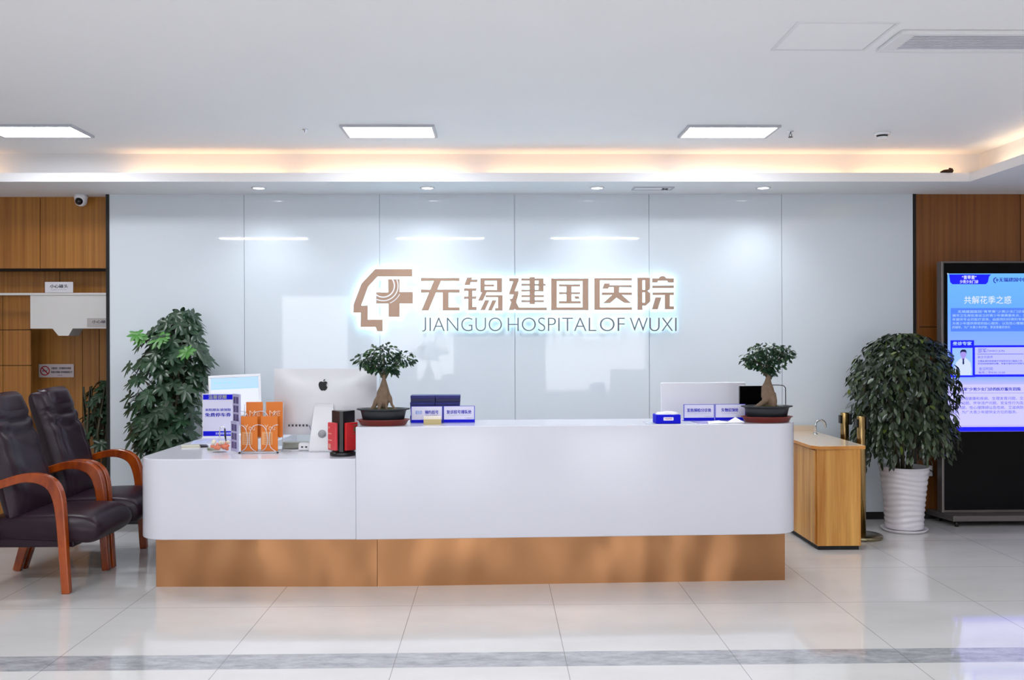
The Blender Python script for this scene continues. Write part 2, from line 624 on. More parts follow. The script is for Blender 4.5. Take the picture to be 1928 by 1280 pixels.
# ---------------------------------------------------------------- ceiling fittings
LIGHTS = ((-3.11, 'lit ceiling light panel cut by the left edge of the picture'),
          (-0.715, 'lit rectangular ceiling light panel above the hospital emblem'),
          (1.61, 'lit rectangular ceiling light panel nearest the smoke detector'))
proto = None
for x, lab in LIGHTS:
    if proto is None:
        t = proto = thing('ceiling_light', lab, 'ceiling light', (x, 6.465, CEIL), 0, 'ceiling light panels')
        f = MB()
        w, h = 0.315, 0.178
        for (a, b_, c_, d_) in ((-w, w, -h, -h + 0.02), (-w, w, h - 0.02, h), (-w, -w + 0.02, -h + 0.02, h - 0.02), (w - 0.02, w, -h + 0.02, h - 0.02)):
            f.box(a, b_, c_, d_, -0.016, 0)
        f.build('frame', M['light_frame'], t)
        MB().box(-w + 0.02, w - 0.02, -h + 0.02, h - 0.02, -0.01, 0).build('diffuser', M['light_panel'], t)
    else:
        t = copy_tree(proto)
        t.location = (x, 6.465, CEIL)
        t['label'] = lab

DL = ('leftmost recessed downlight in the lowered ceiling', 'recessed downlight above the first large character of the sign',
      'recessed downlight just left of the soffit access hatch', 'rightmost recessed downlight in the lowered ceiling')
proto = None
for x, lab in zip(DOWNLIGHTS, DL):
    if proto is None:
        t = proto = thing('downlight', lab, 'downlight', (x, 7.42, SOFF), 0, 'downlights over the glass wall')
        MB().lathe([(0.058, 0), (0.058, -0.004), (0.046, -0.008), (0.044, -0.004), (0.044, 0)], 28).build('trim_ring', M['white_gloss'], t)
        MB().lathe([(0.044, -0.001), (0.043, -0.005), (0.03, -0.0065), (0.001, -0.007)], 28).build('lens', M['downlight_lens'], t)
    else:
        t = copy_tree(proto)
        t.location = (x, 7.42, SOFF)
        t['label'] = lab

t = thing('access_hatch', 'square ceiling access hatch beside the air conditioner grille', 'hatch', (1.605, 4.44, CEIL))
f = MB()
for a, b_, c_, d_ in ((-0.235, 0.235, -0.21, -0.195), (-0.235, 0.235, 0.195, 0.21), (-0.235, -0.22, -0.195, 0.195), (0.22, 0.235, -0.195, 0.195)):
    f.box(a, b_, c_, d_, -0.006, 0)
f.build('frame', M['white_matte'], t)
MB().box(-0.217, 0.217, -0.192, 0.192, -0.004, 0).build('lid', M['ceiling'], t)

t = thing('air_conditioner_grille', 'long grey air conditioner grille in the ceiling at upper right', 'air vent', (2.5, 4.49, CEIL))
f = MB()
for a, b_, c_, d_ in ((-0.608, 0.608, -0.15, -0.112), (-0.608, 0.608, 0.112, 0.15), (-0.608, -0.53, -0.112, 0.112), (0.53, 0.608, -0.112, 0.112)):
    f.box(a, b_, c_, d_, -0.02, 0)
f.build('frame', M['white_matte'], t, bevel=0.006)
MB().box(-0.53, 0.53, -0.112, 0.112, -0.004, 0).build('back_plate', mat('grille_depth', 'b2b0ba', 0.6), t)
q = MB()
for i in range(9):
    yy = -0.1 + i * 0.025
    q.add([(-0.53, yy - 0.012, -0.015), (0.53, yy - 0.012, -0.015), (0.53, yy + 0.0125, -0.011), (-0.53, yy + 0.0125, -0.011),
           (-0.53, yy - 0.012, -0.012), (0.53, yy - 0.012, -0.012), (0.53, yy + 0.0125, -0.008), (-0.53, yy + 0.0125, -0.008)],
          [(0, 1, 2, 3)[::-1], (4, 5, 6, 7), (0, 1, 5, 4), (3, 7, 6, 2), (0, 4, 7, 3), (1, 2, 6, 5)])
q.build('louvre', M['vent'], t)

t = thing('soffit_hatch', 'small flat hatch in the lowered ceiling above the sign', 'hatch', (1.255, 7.45, SOFF))
MB().box(-0.145, 0.145, -0.055, 0.055, -0.005, 0).build('lid', M['soffit'], t)
MB().box(-0.16, 0.16, -0.07, -0.056, -0.008, 0).box(-0.16, 0.16, 0.056, 0.07, -0.008, 0).box(-0.16, -0.146, -0.056, 0.056, -0.008, 0).box(0.146, 0.16, -0.056, 0.056, -0.008, 0).build('frame', M['light_frame'], t)
MB().tube([(0.07, -0.035, -0.008), (0.125, 0.035, -0.008)], 0.003).tube([(0.075, 0.03, -0.008), (0.115, -0.03, -0.008)], 0.003).build('latch', M['port'], t)

for (x, y, lab) in ((2.047, 6.48, 'small ceiling sprinkler right of the right-hand light panel'), (-1.287, 6.44, 'tiny ceiling sprinkler left of the middle light panel')):
    t = thing('sprinkler', lab, 'sprinkler', (x, y, CEIL), 0, 'ceiling sprinklers')
    MB().lathe([(0.022, 0), (0.022, -0.003), (0.009, -0.005), (0.007, -0.02), (0.001, -0.02)], 16).build('escutcheon', M['chrome'], t)
    if x > 0:
        MB().tube([(-0.006, 0, -0.02), (-0.009, 0, -0.03), (-0.003, 0, -0.04)], 0.0025).tube([(0.006, 0, -0.02), (0.009, 0, -0.03), (0.003, 0, -0.04)], 0.0025).build('yoke', M['port'], t)
        MB().lathe([(0.001, -0.043), (0.016, -0.043), (0.016, -0.04), (0.001, -0.04)], 16).build('deflector', M['port'], t)
t = thing('smoke_detector', 'white round smoke detector on the ceiling near the right cove', 'smoke detector', (2.706, 6.53, CEIL))
MB().lathe([(0.055, 0), (0.055, -0.014), (0.046, -0.018), (0.001, -0.018)], 28).build('base', M['white_gloss'], t)
MB().lathe([(0.04, -0.018), (0.036, -0.02), (0.036, -0.028), (0.04, -0.03)], 28).build('sensor_slot', M['black_matte'], t)
MB().lathe([(0.04, -0.03), (0.034, -0.042), (0.001, -0.045)], 28).build('cap', M['white_gloss'], t)
o = MB().lathe([(0.001, 0), (0.03, 0.002), (0.038, 0.012), (0.03, 0.026), (0.012, 0.03), (0.001, 0.03)], 10, fn=lambda r, z, a: (r * (1 + 0.35 * math.sin(3 * a)), z * (1 + 0.3 * math.cos(a)))).tube([(-0.01, 0, 0.014), (-0.04, 0.0, 0.012), (-0.065, 0.002, 0.004)], [0.014, 0.012, 0.006]).build('crumpled_debris', mat('dark_brown_rag', '3a2008', 0.9), loc=(3.475, 7.147, 2.764))
tag(o, 'crumpled dark brown scrap lying on the cove ledge', 'scrap')

t = thing('security_camera', 'white dome security camera under the lowered ceiling at left', 'security camera', (-3.395, 7.80, SOFF))
MB().lathe([(0.052, 0), (0.054, -0.02), (0.05, -0.035), (0.047, -0.06), (0.036, -0.082), (0.015, -0.092), (0.001, -0.093)], 32).build('housing', M['white_gloss'], t)
s = MB()
for i in range(9):
    pass
s.lathe([(0.001, 0.033), (0.014, 0.030), (0.026, 0.02), (0.031, 0.008), (0.031, -0.012), (0.001, -0.012)], 24)
s.move((0, -0.033, -0.054), 0, math.radians(105))
s.build('lens_dome', M['cam_lens'], t)


# ---------------------------------------------------------------- the illuminated sign
WPX = 7.72
PX0, PY0 = 0, 0


def wx(px, py, Y=7.725):
    """sign drawing units (measured in photo pixels) to metres on the wall"""
    d = _f + _r * ((px - 964) / FPX) - _u * ((py - 640) / FPX)
    k = Y / d.y
    return (d.x * k, CAM_H + d.z * k)


sign = thing('hospital_sign', 'backlit bronze hospital name sign with head-and-cross emblem on the glass wall', 'sign', (0.15, WALL_Y, 1.7))


def sign_part(name, polys, off, sc, holes=False):
    mb = MB()
    for poly in polys:
        pts = []
        for (X, Y) in poly:
            a, b_ = wx(off[0] + X / sc, off[1] + Y / sc)
            pts.append((a - 0.15, b_ - 1.7))
        mb.prism(pts, -0.043 - 0.0004 * polys.index(poly), -0.023 - 0.0004 * polys.index(poly), 0, 'xz')
    o = mb.build(name, [M['bronze'], M['halo']], sign)
    for p in o.data.polygons:
        if p.normal.y > 0.9:
            p.material_index = 1
    return o


def R(x0, y0, x1, y1):
    return [(x0, y0), (x1, y0), (x1, y1), (x0, y1)]


OA, SA = (655, 490), 8.829
sign_part('emblem_head', [[(455, 145), (1070, 145), (1070, 270), (495, 270), (340, 435), (222, 750), (332, 750), (332, 985), (580, 985), (580, 1182), (490, 1182), (460, 1108), (213, 1108), (213, 870), (90, 870), (95, 735), (225, 390)]], OA, SA)
cross = [(670, 315), (860, 315), (860, 525), (1080, 525), (1080, 720), (862, 720), (862, 940), (675, 940), (675, 722), (470, 722), (470, 530), (670, 530)]
oc = sign_part('emblem_cross', [cross], OA, SA)
arcs = MB()
for rad, a0, a1, w in ((188, -0.62, 2.25, 11), (248, -0.42, 2.02, 9), (306, 0.46, 1.2, 6)):
    inn, out = [], []
    for i in range(33):
        a = a0 + (a1 - a0) * i / 32
        for rr, lst in ((rad - w, inn), (rad + w, out)):
            X, Y = 588 + rr * math.cos(a), 425 + rr * math.sin(a)
            X = min(max(X, 474), 1076)
            Y = max(Y, 319)
            lst.append(wx(OA[0] + X / SA, OA[1] + Y / SA))
    for i in range(32):
        arcs.add([(p[0] - 0.15, -0.0445, p[1] - 1.7) for p in (inn[i], inn[i + 1], out[i + 1], out[i])], [(0, 1, 2, 3)])
arcs.build('arc_inlay', M['white_gloss'], oc)

OB, SB = (785, 510), 10.665
CH = []
CH.append((OB, SB, [R(80, 140, 855, 203), R(80, 372, 860, 438), [(340, 200), (485, 200), (232, 797), (90, 797)], R(515, 436, 640, 797), R(640, 728, 860, 797)]))
CH.append((OB, SB, [[(1005, 130), (1108, 130), (1098, 172), (1225, 172), (1208, 225), (1082, 225), (1065, 285), (950, 285)],
                    [(945, 350), (1203, 350), (1185, 405), (945, 405)], R(1025, 400, 1115, 790), [(945, 512), (1200, 512), (1185, 565), (945, 565)], R(1115, 722, 1200, 790),
                    R(1270, 145, 1710, 202), R(1270, 200, 1365, 430), R(1605, 200, 1710, 430), R(1362, 382, 1607, 430), R(1362, 270, 1550, 315),
                    [(1305, 428), (1405, 428), (1325, 600), (1225, 600)], R(1375, 487, 1722, 532), R(1625, 530, 1722, 800), R(1565, 745, 1626, 800),
                    [(1365, 587), (1460, 587), (1370, 790), (1270, 790)], [(1512, 587), (1605, 587), (1507, 797), (1420, 797)]]))
OC_, SCC = (950, 510), 10.667
CH.append((OC_, SCC, [[(95, 147), (285, 147), (285, 192), (207, 405), (280, 405), (280, 470), (237, 630), (292, 735), (850, 735), (850, 790), (232, 790), (205, 762), (185, 790), (80, 790), (130, 625), (92, 567), (152, 552), (180, 475), (90, 472), (92, 440), (170, 212), (95, 212)],
                      R(500, 125, 610, 670), R(335, 150, 502, 196), R(608, 150, 785, 196), R(335, 257, 502, 300), R(608, 257, 825, 300), R(335, 375, 502, 416), R(608, 375, 785, 416),
                      R(335, 484, 502, 526), R(608, 484, 790, 526), R(335, 587, 502, 630), R(608, 587, 790, 630), R(680, 150, 785, 416)]))
CH.append((OC_, SCC, [R(935, 150, 1685, 205), R(935, 203, 1050, 790), R(1565, 203, 1685, 790), R(1048, 728, 1567, 790), R(1088, 268, 1520, 315), R(1088, 426, 1520, 470), R(1088, 606, 1532, 656), R(1237, 312, 1345, 608),
                      [(1400, 507), (1488, 507), (1508, 565), (1420, 565)]]))
OD, SD = (1110, 510), 10.669
CH.append((OD, SD, [R(95, 145, 210, 785), R(208, 145, 850, 192), R(208, 728, 850, 785), [(295, 250), (412, 250), (400, 287), (845, 287), (845, 330), (382, 330), (370, 360), (255, 360)],
                    R(245, 432, 850, 484), R(485, 328, 595, 440), [(470, 470), (610, 470), (660, 490), (830, 645), (700, 645), (540, 540), (410, 650), (265, 650), (430, 500)]]))
CH.append((OD, SD, [R(960, 135, 1063, 785), R(1060, 135, 1215, 190), [(1114, 188), (1215, 188), (1215, 365), (1165, 405), (1221, 445), (1222, 615), (1130, 700), (1062, 700), (1062, 635), (1112, 635), (1112, 435), (1062, 435), (1062, 378), (1114, 378)],
                    [(1255, 148), (1390, 148), (1405, 120), (1440, 104), (1485, 104), (1520, 120), (1535, 148), (1690, 148), (1690, 235), (1575, 235), (1562, 200), (1372, 200), (1360, 235), (1255, 235)],
                    R(1257, 290, 1690, 345), R(1260, 430, 1690, 486), [(1320, 530), (1445, 530), (1367, 772), (1250, 772)], R(1508, 484, 1610, 772), R(1608, 710, 1690, 772)]))
for off, sc_, polys in CH:
    sign_part('character', polys, off, sc_)


def sign_word(s, x0, x1, y0, y1):
    """thin latin capitals, one mesh per letter, fitted to a word box given in drawing units"""
    vs, fs = text_verts(s, -0.016, 6)
    W0, W1 = min(p[0] for p in vs), max(p[0] for p in vs)
    par = list(range(len(vs)))

    def root(i):
        while par[i] != i:
            par[i] = par[par[i]]
            i = par[i]
        return i
    for f in fs:
        for q in f[1:]:
            par[root(q)] = root(f[0])
    comps = {}
    for f in fs:
        comps.setdefault(root(f[0]), []).append(f)
    for cf in sorted(comps.values(), key=lambda c_: min(vs[i][0] for f in c_ for i in f)):
        ids = sorted({i for f in cf for i in f})
        za, zb = min(vs[i][1] for i in ids), max(vs[i][1] for i in ids)
        new = {i: k_ for k_, i in enumerate(ids)}
        lf = [tuple(new[i] for i in f) for f in cf]
        pts = []
        for i in ids:
            X, Z = vs[i]
            if za < -0.05:      # the J stands on the base line
                Z = (Z - za) / (zb - za) * 0.70 - 0.01
            q = wx(x0 + (X - W0) / (W1 - W0) * (x1 - x0), y1 - Z / 0.69 * (y1 - y0))
            pts.append((q[0] - 0.15, q[1] - 1.7))
        k = len(pts)
        mb = MB()
        vv = [(p[0], -0.043, p[1]) for p in pts] + [(p[0], -0.026, p[1]) for p in pts]
        mb.add(vv, lf, 0)
        mb.add(vv, [tuple(q + k for q in f[::-1]) for f in lf], 1)
        # side walls along the boundary edges
        cnt = {}
        for f in lf:
            for q in range(len(f)):
                e = (f[q], f[(q + 1) % len(f)])
                if (e[1], e[0]) in cnt:
                    del cnt[(e[1], e[0])]
                else:
                    cnt[e] = 1
        mb.add(vv, [(e[0], e[1], e[1] + k, e[0] + k)[::-1] for e in cnt], 0)
        mb.build('letter', [M['bronze_dark'], M['halo_latin']], sign)


M['bronze_dark'] = mat('slim_letter_metal', '6a5f66', 0.45, metal=0.3)
M['halo_latin'] = mat('slim_letter_back_light', 'ffffff', 0.5, emit=4.6, emit_col='aeeeff')
for wrd, x0, x1 in (('JIANGUO', 795, 945), ('HOSPITAL', 956, 1122.5), ('OF', 1129.5, 1176), ('WUXI', 1186, 1273.5)):
    sign_word(wrd, x0, x1, 597.3, 623.6)

# ---------------------------------------------------------------- reception desk, low wing and high counter
t = thing('reception_desk', 'low white reception desk wing with copper kick plate on the left', 'reception desk', (-2.072, 5.786, 0), math.radians(-1.44))
LOWZ = 0.788
Lo = [(-0.105, 1.55)]
poly = []
r0 = 0.18
for i in range(9):
    a = math.pi + 0.5 * math.pi * i / 8
    poly.append((-0.105 + r0 + r0 * math.cos(a), -0.085 + r0 + r0 * math.sin(a)))
def to_low(px, py):
    wxy = rot2((px, py), math.radians(1.68))
    return rot2((wxy[0] - 0.723 + 2.072, wxy[1] + 5.752 - 5.786), math.radians(1.44))


e0, e1 = to_low(-0.1175, -0.085), to_low(-0.1175, 0.36)
poly += [(e0[0], -0.085), e1, (e1[0], 0.62), (0.5, 0.62), (0.5, 1.55), (-0.105, 1.55)]
MB().prism(poly, 0.303, LOWZ, smooth_side=True).build('body', M['desk_white'], t, bevel=0.006, bseg=3)
k0, k1 = to_low(0.0, 0.0), to_low(0.0, 0.36)
MB().prism([(0, 0), (k0[0], 0.0), k1, (0.45, k1[1]), (0.45, 1.5), (0, 1.5)], 0.0, 0.303).build('kick_plate', M['copper'], t)
low_desk = t
t = thing('reception_counter', 'high white reception counter with rounded right end and copper base', 'reception desk', (-0.723, 5.752, 0), math.radians(1.68))
poly = [(-0.117, -0.085)]
for i in range(9):
    a = 1.5 * math.pi + 0.5 * math.pi * i / 8
    poly.append((2.603 - r0 + r0 * math.cos(a), -0.085 + r0 + r0 * math.sin(a)))
poly += [(2.603, 0.36), (-0.117, 0.36)]
HIZ = 0.98
MB().prism(poly, 0.303, HIZ, smooth_side=True).build('body', M['desk_white'], t, bevel=0.006, bseg=3)
MB().box(0.003, 2.522, 0.0, 0.36, 0.0, 0.303).build('kick_plate', M['copper'], t)
MB().box(-0.05, 2.603, 0.365, 0.95, 0.72, 0.755).box(2.54, 2.603, 0.365, 0.95, 0, 0.72).build('work_surface', M['desk_white'], t)


# ---------------------------------------------------------------- arm chairs
def pillow(w, path, T, Tb, groove=None, nu=18, p=4.0, topw=1.0, flare=None):
    """closed cushion: path is a list of (x, z) from bottom to top, cushion spans +-w/2 in y, front faces +x"""
    mb = MB()
    nv = len(path)
    fr, bk = [], []
    for j, (x, z) in enumerate(path):
        v = j / (nv - 1)
        a = Vector(path[max(j - 1, 0)])
        b_ = Vector(path[min(j + 1, nv - 1)])
        tg = (b_ - a).normalized()
        nrm = Vector((tg.y, -tg.x))
        if nrm.x < 0:
            nrm = -nrm
        ww = w / 2 * (1 + (topw - 1) * v)
        ev = max(0.0, 1 - abs(2 * v - 1) ** p) ** 0.5
        for i in range(nu + 1):
            u = -1 + 2 * i / nu
            us = math.copysign(abs(u) ** 0.75, u)
            eu = max(0.0, 1 - abs(us) ** p) ** 0.5
            gv = groove(us, v) if groove else 1.0
            rw = ww * (1 - 0.06 * (1 - ev))
            fr.append((x + nrm.x * T * eu * ev * gv, us * rw, z + nrm.y * T * eu * ev * gv))
            bk.append((x - nrm.x * Tb * eu * ev, us * rw, z - nrm.y * Tb * eu * ev))
    k = nu + 1
    fs = []
    for j in range(nv - 1):
        for i in range(nu):
            fs.append((j * k + i, j * k + i + 1, (j + 1) * k + i + 1, (j + 1) * k + i))
    mb.add(fr, fs, 0, True)
    mb.add(bk, [f[::-1] for f in fs], 0, True)
    return mb


def smooth_path(ctrl, n):
    out = []
    k = len(ctrl)
    for s_ in range(k - 1):
        p0, p1, p2, p3 = (Vector(ctrl[max(s_ - 1, 0)]), Vector(ctrl[s_]), Vector(ctrl[s_ + 1]), Vector(ctrl[min(s_ + 2, k - 1)]))
        for i in range(n):
            t_ = i / n
            out.append(0.5 * ((2 * p1) + (-p0 + p2) * t_ + (2 * p0 - 5 * p1 + 4 * p2 - p3) * t_ ** 2 + (-p0 + 3 * p1 - 3 * p2 + p3) * t_ ** 3))
    out.append(Vector(ctrl[-1]))
    return out


def make_chair(label):
    t = thing('armchair', label, 'armchair', (-2.585, 5.935, 0), 0, 'leather visitor armchairs')
    # seat: a thick cushion with a waterfall front edge
    prof = [(-0.50, 0.40), (-0.44, 0.435), (-0.30, 0.452), (-0.12, 0.462), (0.05, 0.464), (0.14, 0.452), (0.20, 0.42), (0.225, 0.37), (0.21, 0.32), (0.16, 0.288), (0.08, 0.29), (-0.1, 0.30), (-0.3, 0.31), (-0.5, 0.325)]
    mb = MB()
    prof = [tuple(p) for p in smooth_path(prof + [prof[0]], 3)][:-1]
    ny = 14
    vs = []
    k = len(prof)
    cx, cz = -0.13, 0.38
    for j in range(ny + 1):
        u = -1 + 2 * j / ny
        us = math.copysign(abs(u) ** 0.6, u)
        e = max(0.0, 1 - abs(us) ** 7) ** 0.5
        e = 0.80 + 0.2 * e
        for (x, z) in prof:
            dome = 0.012 * (1 - us * us) if z > 0.42 else 0
            vs.append((cx + (x - cx) * (0.92 + 0.08 * (e - 0.8) / 0.2), us * 0.268, cz + (z - cz) * e + dome))
    fs = []
    for j in range(ny):
        for i in range(k):
            q = (i + 1) % k
            fs.append((j * k + i, (j + 1) * k + i, (j + 1) * k + q, j * k + q))
    fs.append(tuple(range(k)))
    fs.append(tuple(ny * k + i for i in range(k))[::-1])
    mb.add(vs, fs, 0, True)
    mb.build('seat', M['leather'], t)
    MB().box(-0.50, 0.06, -0.245, 0.245, 0.265, 0.325).build('seat_frame', M['leather'], t, bevel=0.01)
    # tall reclined back
    ctrl = [(-0.31, 0.40), (-0.335, 0.52), (-0.375, 0.68), (-0.425, 0.86), (-0.47, 1.0), (-0.505, 1.10), (-0.525, 1.155)]
    path = [(p.x, p.y) for p in smooth_path([Vector(c_) for c_ in ctrl], 7)]

    def groove(u, v):
        g = 1.0
        seam = 0.70 - 0.06 * (1 - u * u)
        g -= 0.34 * math.exp(-((v - seam) / 0.016) ** 2)
        seam2 = 0.60 - 0.05 * (1 - u * u)
        g -= 0.22 * math.exp(-((v - seam2) / 0.016) ** 2)
        g += 0.10 * math.exp(-((v - 0.30) / 0.18) ** 2)
        g -= 0.10 * math.exp(-((abs(u) - 0.62) / 0.05) ** 2) * (1 if v < 0.62 else 0)
        g += 0.035 * math.sin(v * 46 + 5 * u) * (1 if 0.12 < v < 0.58 else 0.2)
        return g
    pillow(0.52, path, 0.085, 0.075, groove, nu=26, p=5, topw=0.84).build('backrest', M['leather'], t)
    hp = [(p[0] + 0.045, p[1]) for p in path[int(len(path) * 0.72):]]
    hp = hp + [(hp[-1][0] - 0.035, hp[-1][1] + 0.018)]
    pillow(0.36, hp, 0.052, 0.04, None, nu=16, p=4, topw=0.96).build('headrest', M['leather_pad'], t)
    # bent wood arms, each in one piece with its front leg
    arm = smooth_path([Vector(c_) for c_ in [(0.035, 0, 0.0), (0.022, 0, 0.2), (0.008, 0, 0.42), (-0.008, 0, 0.56), (-0.045, 0, 0.645), (-0.12, 0, 0.685), (-0.22, 0, 0.688), (-0.34, 0, 0.655), (-0.44, 0, 0.625), (-0.52, 0, 0.61)]], 5)
    n_ = len(arm)
    for s_ in (-1, 1):
        pts = [(p.x, s_ * 0.287, p.z) for p in arm]
        hh = [0.05 + 0.02 * math.exp(-((i / n_ - 0.42) / 0.16) ** 2) for i in range(n_)]
        MB().bar(pts, [0.05 - 0.008 * (1 - min(1, i / 12)) for i in range(n_)], hh, (0, 1, 0)).build('arm', M['chair_wood'], t, bevel=0.007, bseg=3)
        MB().bar([(-0.545, s_ * 0.287, 0.0), (-0.50, s_ * 0.287, 0.15), (-0.45, s_ * 0.287, 0.32), (-0.44, s_ * 0.287, 0.46), (-0.47, s_ * 0.287, 0.60)], 0.042, [0.05, 0.058, 0.066, 0.055, 0.045], (0, 1, 0)).build('rear_leg', M['chair_wood'], t, bevel=0.006)
    MB().box(-0.005, 0.03, -0.262, 0.262, 0.30, 0.345).build('front_rail', M['chair_wood'], t, bevel=0.005)
    return t


ch = make_chair('dark aubergine leather armchair nearest the camera, cut by the left edge')
c2 = copy_tree(ch)
c2.location = (-2.578, 6.574, 0)
c2['label'] = 'dark aubergine leather armchair further back, beside the desk and feature wall'


# ---------------------------------------------------------------- plants
def leaf_quad(mb, base, direc, side, length, width, droop, mi):
    """one folded pointed leaf: 3 segments along a drooping midrib"""
    d = Vector(direc).normalized()
    s_ = Vector(side)
    s_ = (s_ - d * s_.dot(d))
    if s_.length < 1e-4:
        s_ = d.orthogonal()
    s_.normalize()
    up = s_.cross(d).normalized()
    vs = []
    prof = ((0.0, 0.12), (0.3, 0.8), (0.62, 1.0), (0.86, 0.55), (1.0, 0.02))
    for (a, w) in prof:
        c_ = Vector(base) + d * (length * a) - Vector((0, 0, 1)) * (droop * length * a * a)
        vs += [c_ + s_ * (width * w * 0.5) + up * (0.12 * width * w), c_, c_ - s_ * (width * w * 0.5) + up * (0.12 * width * w)]
    fs = []
    for j in range(len(prof) - 1):
        fs += [(3 * j, 3 * j + 1, 3 * j + 4, 3 * j + 3), (3 * j + 1, 3 * j + 2, 3 * j + 5, 3 * j + 4)]
    mb.add(vs, fs, mi, True)


def palmate(mb, rng, c_, axis, size, n_, mi):
    axis = Vector(axis).normalized()
    a = axis.orthogonal().normalized()
    b_ = axis.cross(a)
    g0 = rng.uniform(0, 6.28)
    for i in range(n_):
        g = g0 + 2 * math.pi * i / n_ + rng.uniform(-0.1, 0.1)
        d = (a * math.cos(g) + b_ * math.sin(g)) + axis * rng.uniform(0.05, 0.4)
        leaf_quad(mb, Vector(c_), d, axis.cross(d), size * rng.uniform(0.8, 1.1), size * 0.40, rng.uniform(0.15, 0.5), mi)


def umbrella_plant(t, rng, env, n_, size, young, pot=True, cy=0.27):
    """env: list of (z, xmin, xmax); local coordinates about the pot's foot"""
    fol, st = MB(), MB()
    zs = [e[0] for e in env]

    def lim(z):
        for (za, a0, a1), (zb, b0, b1) in zip(env[:-1], env[1:]):
            if za <= z <= zb:
                k = (z - za) / (zb - za)
                return a0 + (b0 - a0) * k, a1 + (b1 - a1) * k
        return env[-1][1], env[-1][2]
    tops = []
    for i in range(n_):
        z = zs[0] + (zs[-1] - zs[0]) * (rng.random() ** 0.8)
        x0, x1 = lim(z)
        cx, hw = (x0 + x1) / 2, (x1 - x0) / 2
        g = rng.uniform(0, 2 * math.pi)
        q = rng.random() ** 0.45
        x = cx + hw * q * math.cos(g) * 0.92
        y = min(hw, cy) * q * math.sin(g) * 0.92
        ax = Vector((math.cos(g) * q * 0.9, math.sin(g) * q * 0.9 - 0.35, rng.uniform(0.35, 0.9)))
        mi = 0 if rng.random() < 0.6 else 1
        palmate(fol, rng, (x, y, z), ax, size * rng.uniform(0.75, 1.15), rng.choice((6, 7, 7, 8)), mi)
        if i % 2 == 0:
            st.tube([(cx * 0.5, 0, z - 0.28), (x * 0.6 + cx * 0.3, y * 0.6, z - 0.12), (x, y, z)], [0.005, 0.004, 0.0025], 5)
    for (x, y, z) in young:
        for q in range(2):
            palmate(fol, rng, (x + rng.uniform(-0.03, 0.03), y, z + rng.uniform(-0.03, 0.03)), (rng.uniform(-0.3, 0.3), -0.8, 0.7), size * 0.85, 8, 2)
    for q in range(6):
        a = q * 1.05
        st.tube([(0.05 * math.cos(a), 0.05 * math.sin(a), 0.27), (0.09 * math.cos(a) - 0.02, 0.09 * math.sin(a), 0.7), (0.12 * math.cos(a + 0.3), 0.1 * math.sin(a + 0.3), 1.1), (0.1 * math.cos(a + 0.6), 0.08 * math.sin(a + 0.6), zs[-1] - 0.25)], [0.014, 0.012, 0.009, 0.005], 7)
    fol.build('foliage', [M['leaf'], M['leaf_b'], M['leaf_young']], t)
    st.build('stems', M['stem'], t)
    pt = MB().lathe([(0.11, 0), (0.115, 0.005), (0.15, 0.28), (0.16, 0.285), (0.16, 0.30), (0.145, 0.30), (0.14, 0.265), (0.001, 0.265)], 32).build('pot', M['pot_white'], t)
    MB().lathe([(0.001, 0.267), (0.138, 0.267), (0.138, 0.272), (0.001, 0.278)], 24).build('soil', M['soil'], pt)


rng = random.Random(7)
t = thing('umbrella_plant', 'tall umbrella plant with hand-shaped leaves standing behind the low desk', 'potted plant', (-2.53, 7.36, 0))
umbrella_plant(t, rng, [(0.55, -0.22, 0.14), (0.75, -0.30, 0.20), (1.0, -0.33, 0.28), (1.2, -0.32, 0.33), (1.38, -0.33, 0.33), (1.5, -0.22, 0.30), (1.62, -0.10, 0.26), (1.71, 0.0, 0.20)], 330, 0.09,
               [(-0.15, -0.2, 1.54), (0.02, -0.22, 1.52), (0.22, -0.22, 1.42)])
t = thing('umbrella_plant', 'umbrella plant added for the dim plant image in the wooden recess left of the feature wall', 'potted plant', (-3.47, 8.3, 0))  # solid plant added where a dim plant image shows
umbrella_plant(t, rng, [(0.55, -0.12, 0.12), (0.8, -0.16, 0.16), (1.0, -0.15, 0.15), (1.13, -0.04, 0.12)], 60, 0.085, [], cy=0.14)


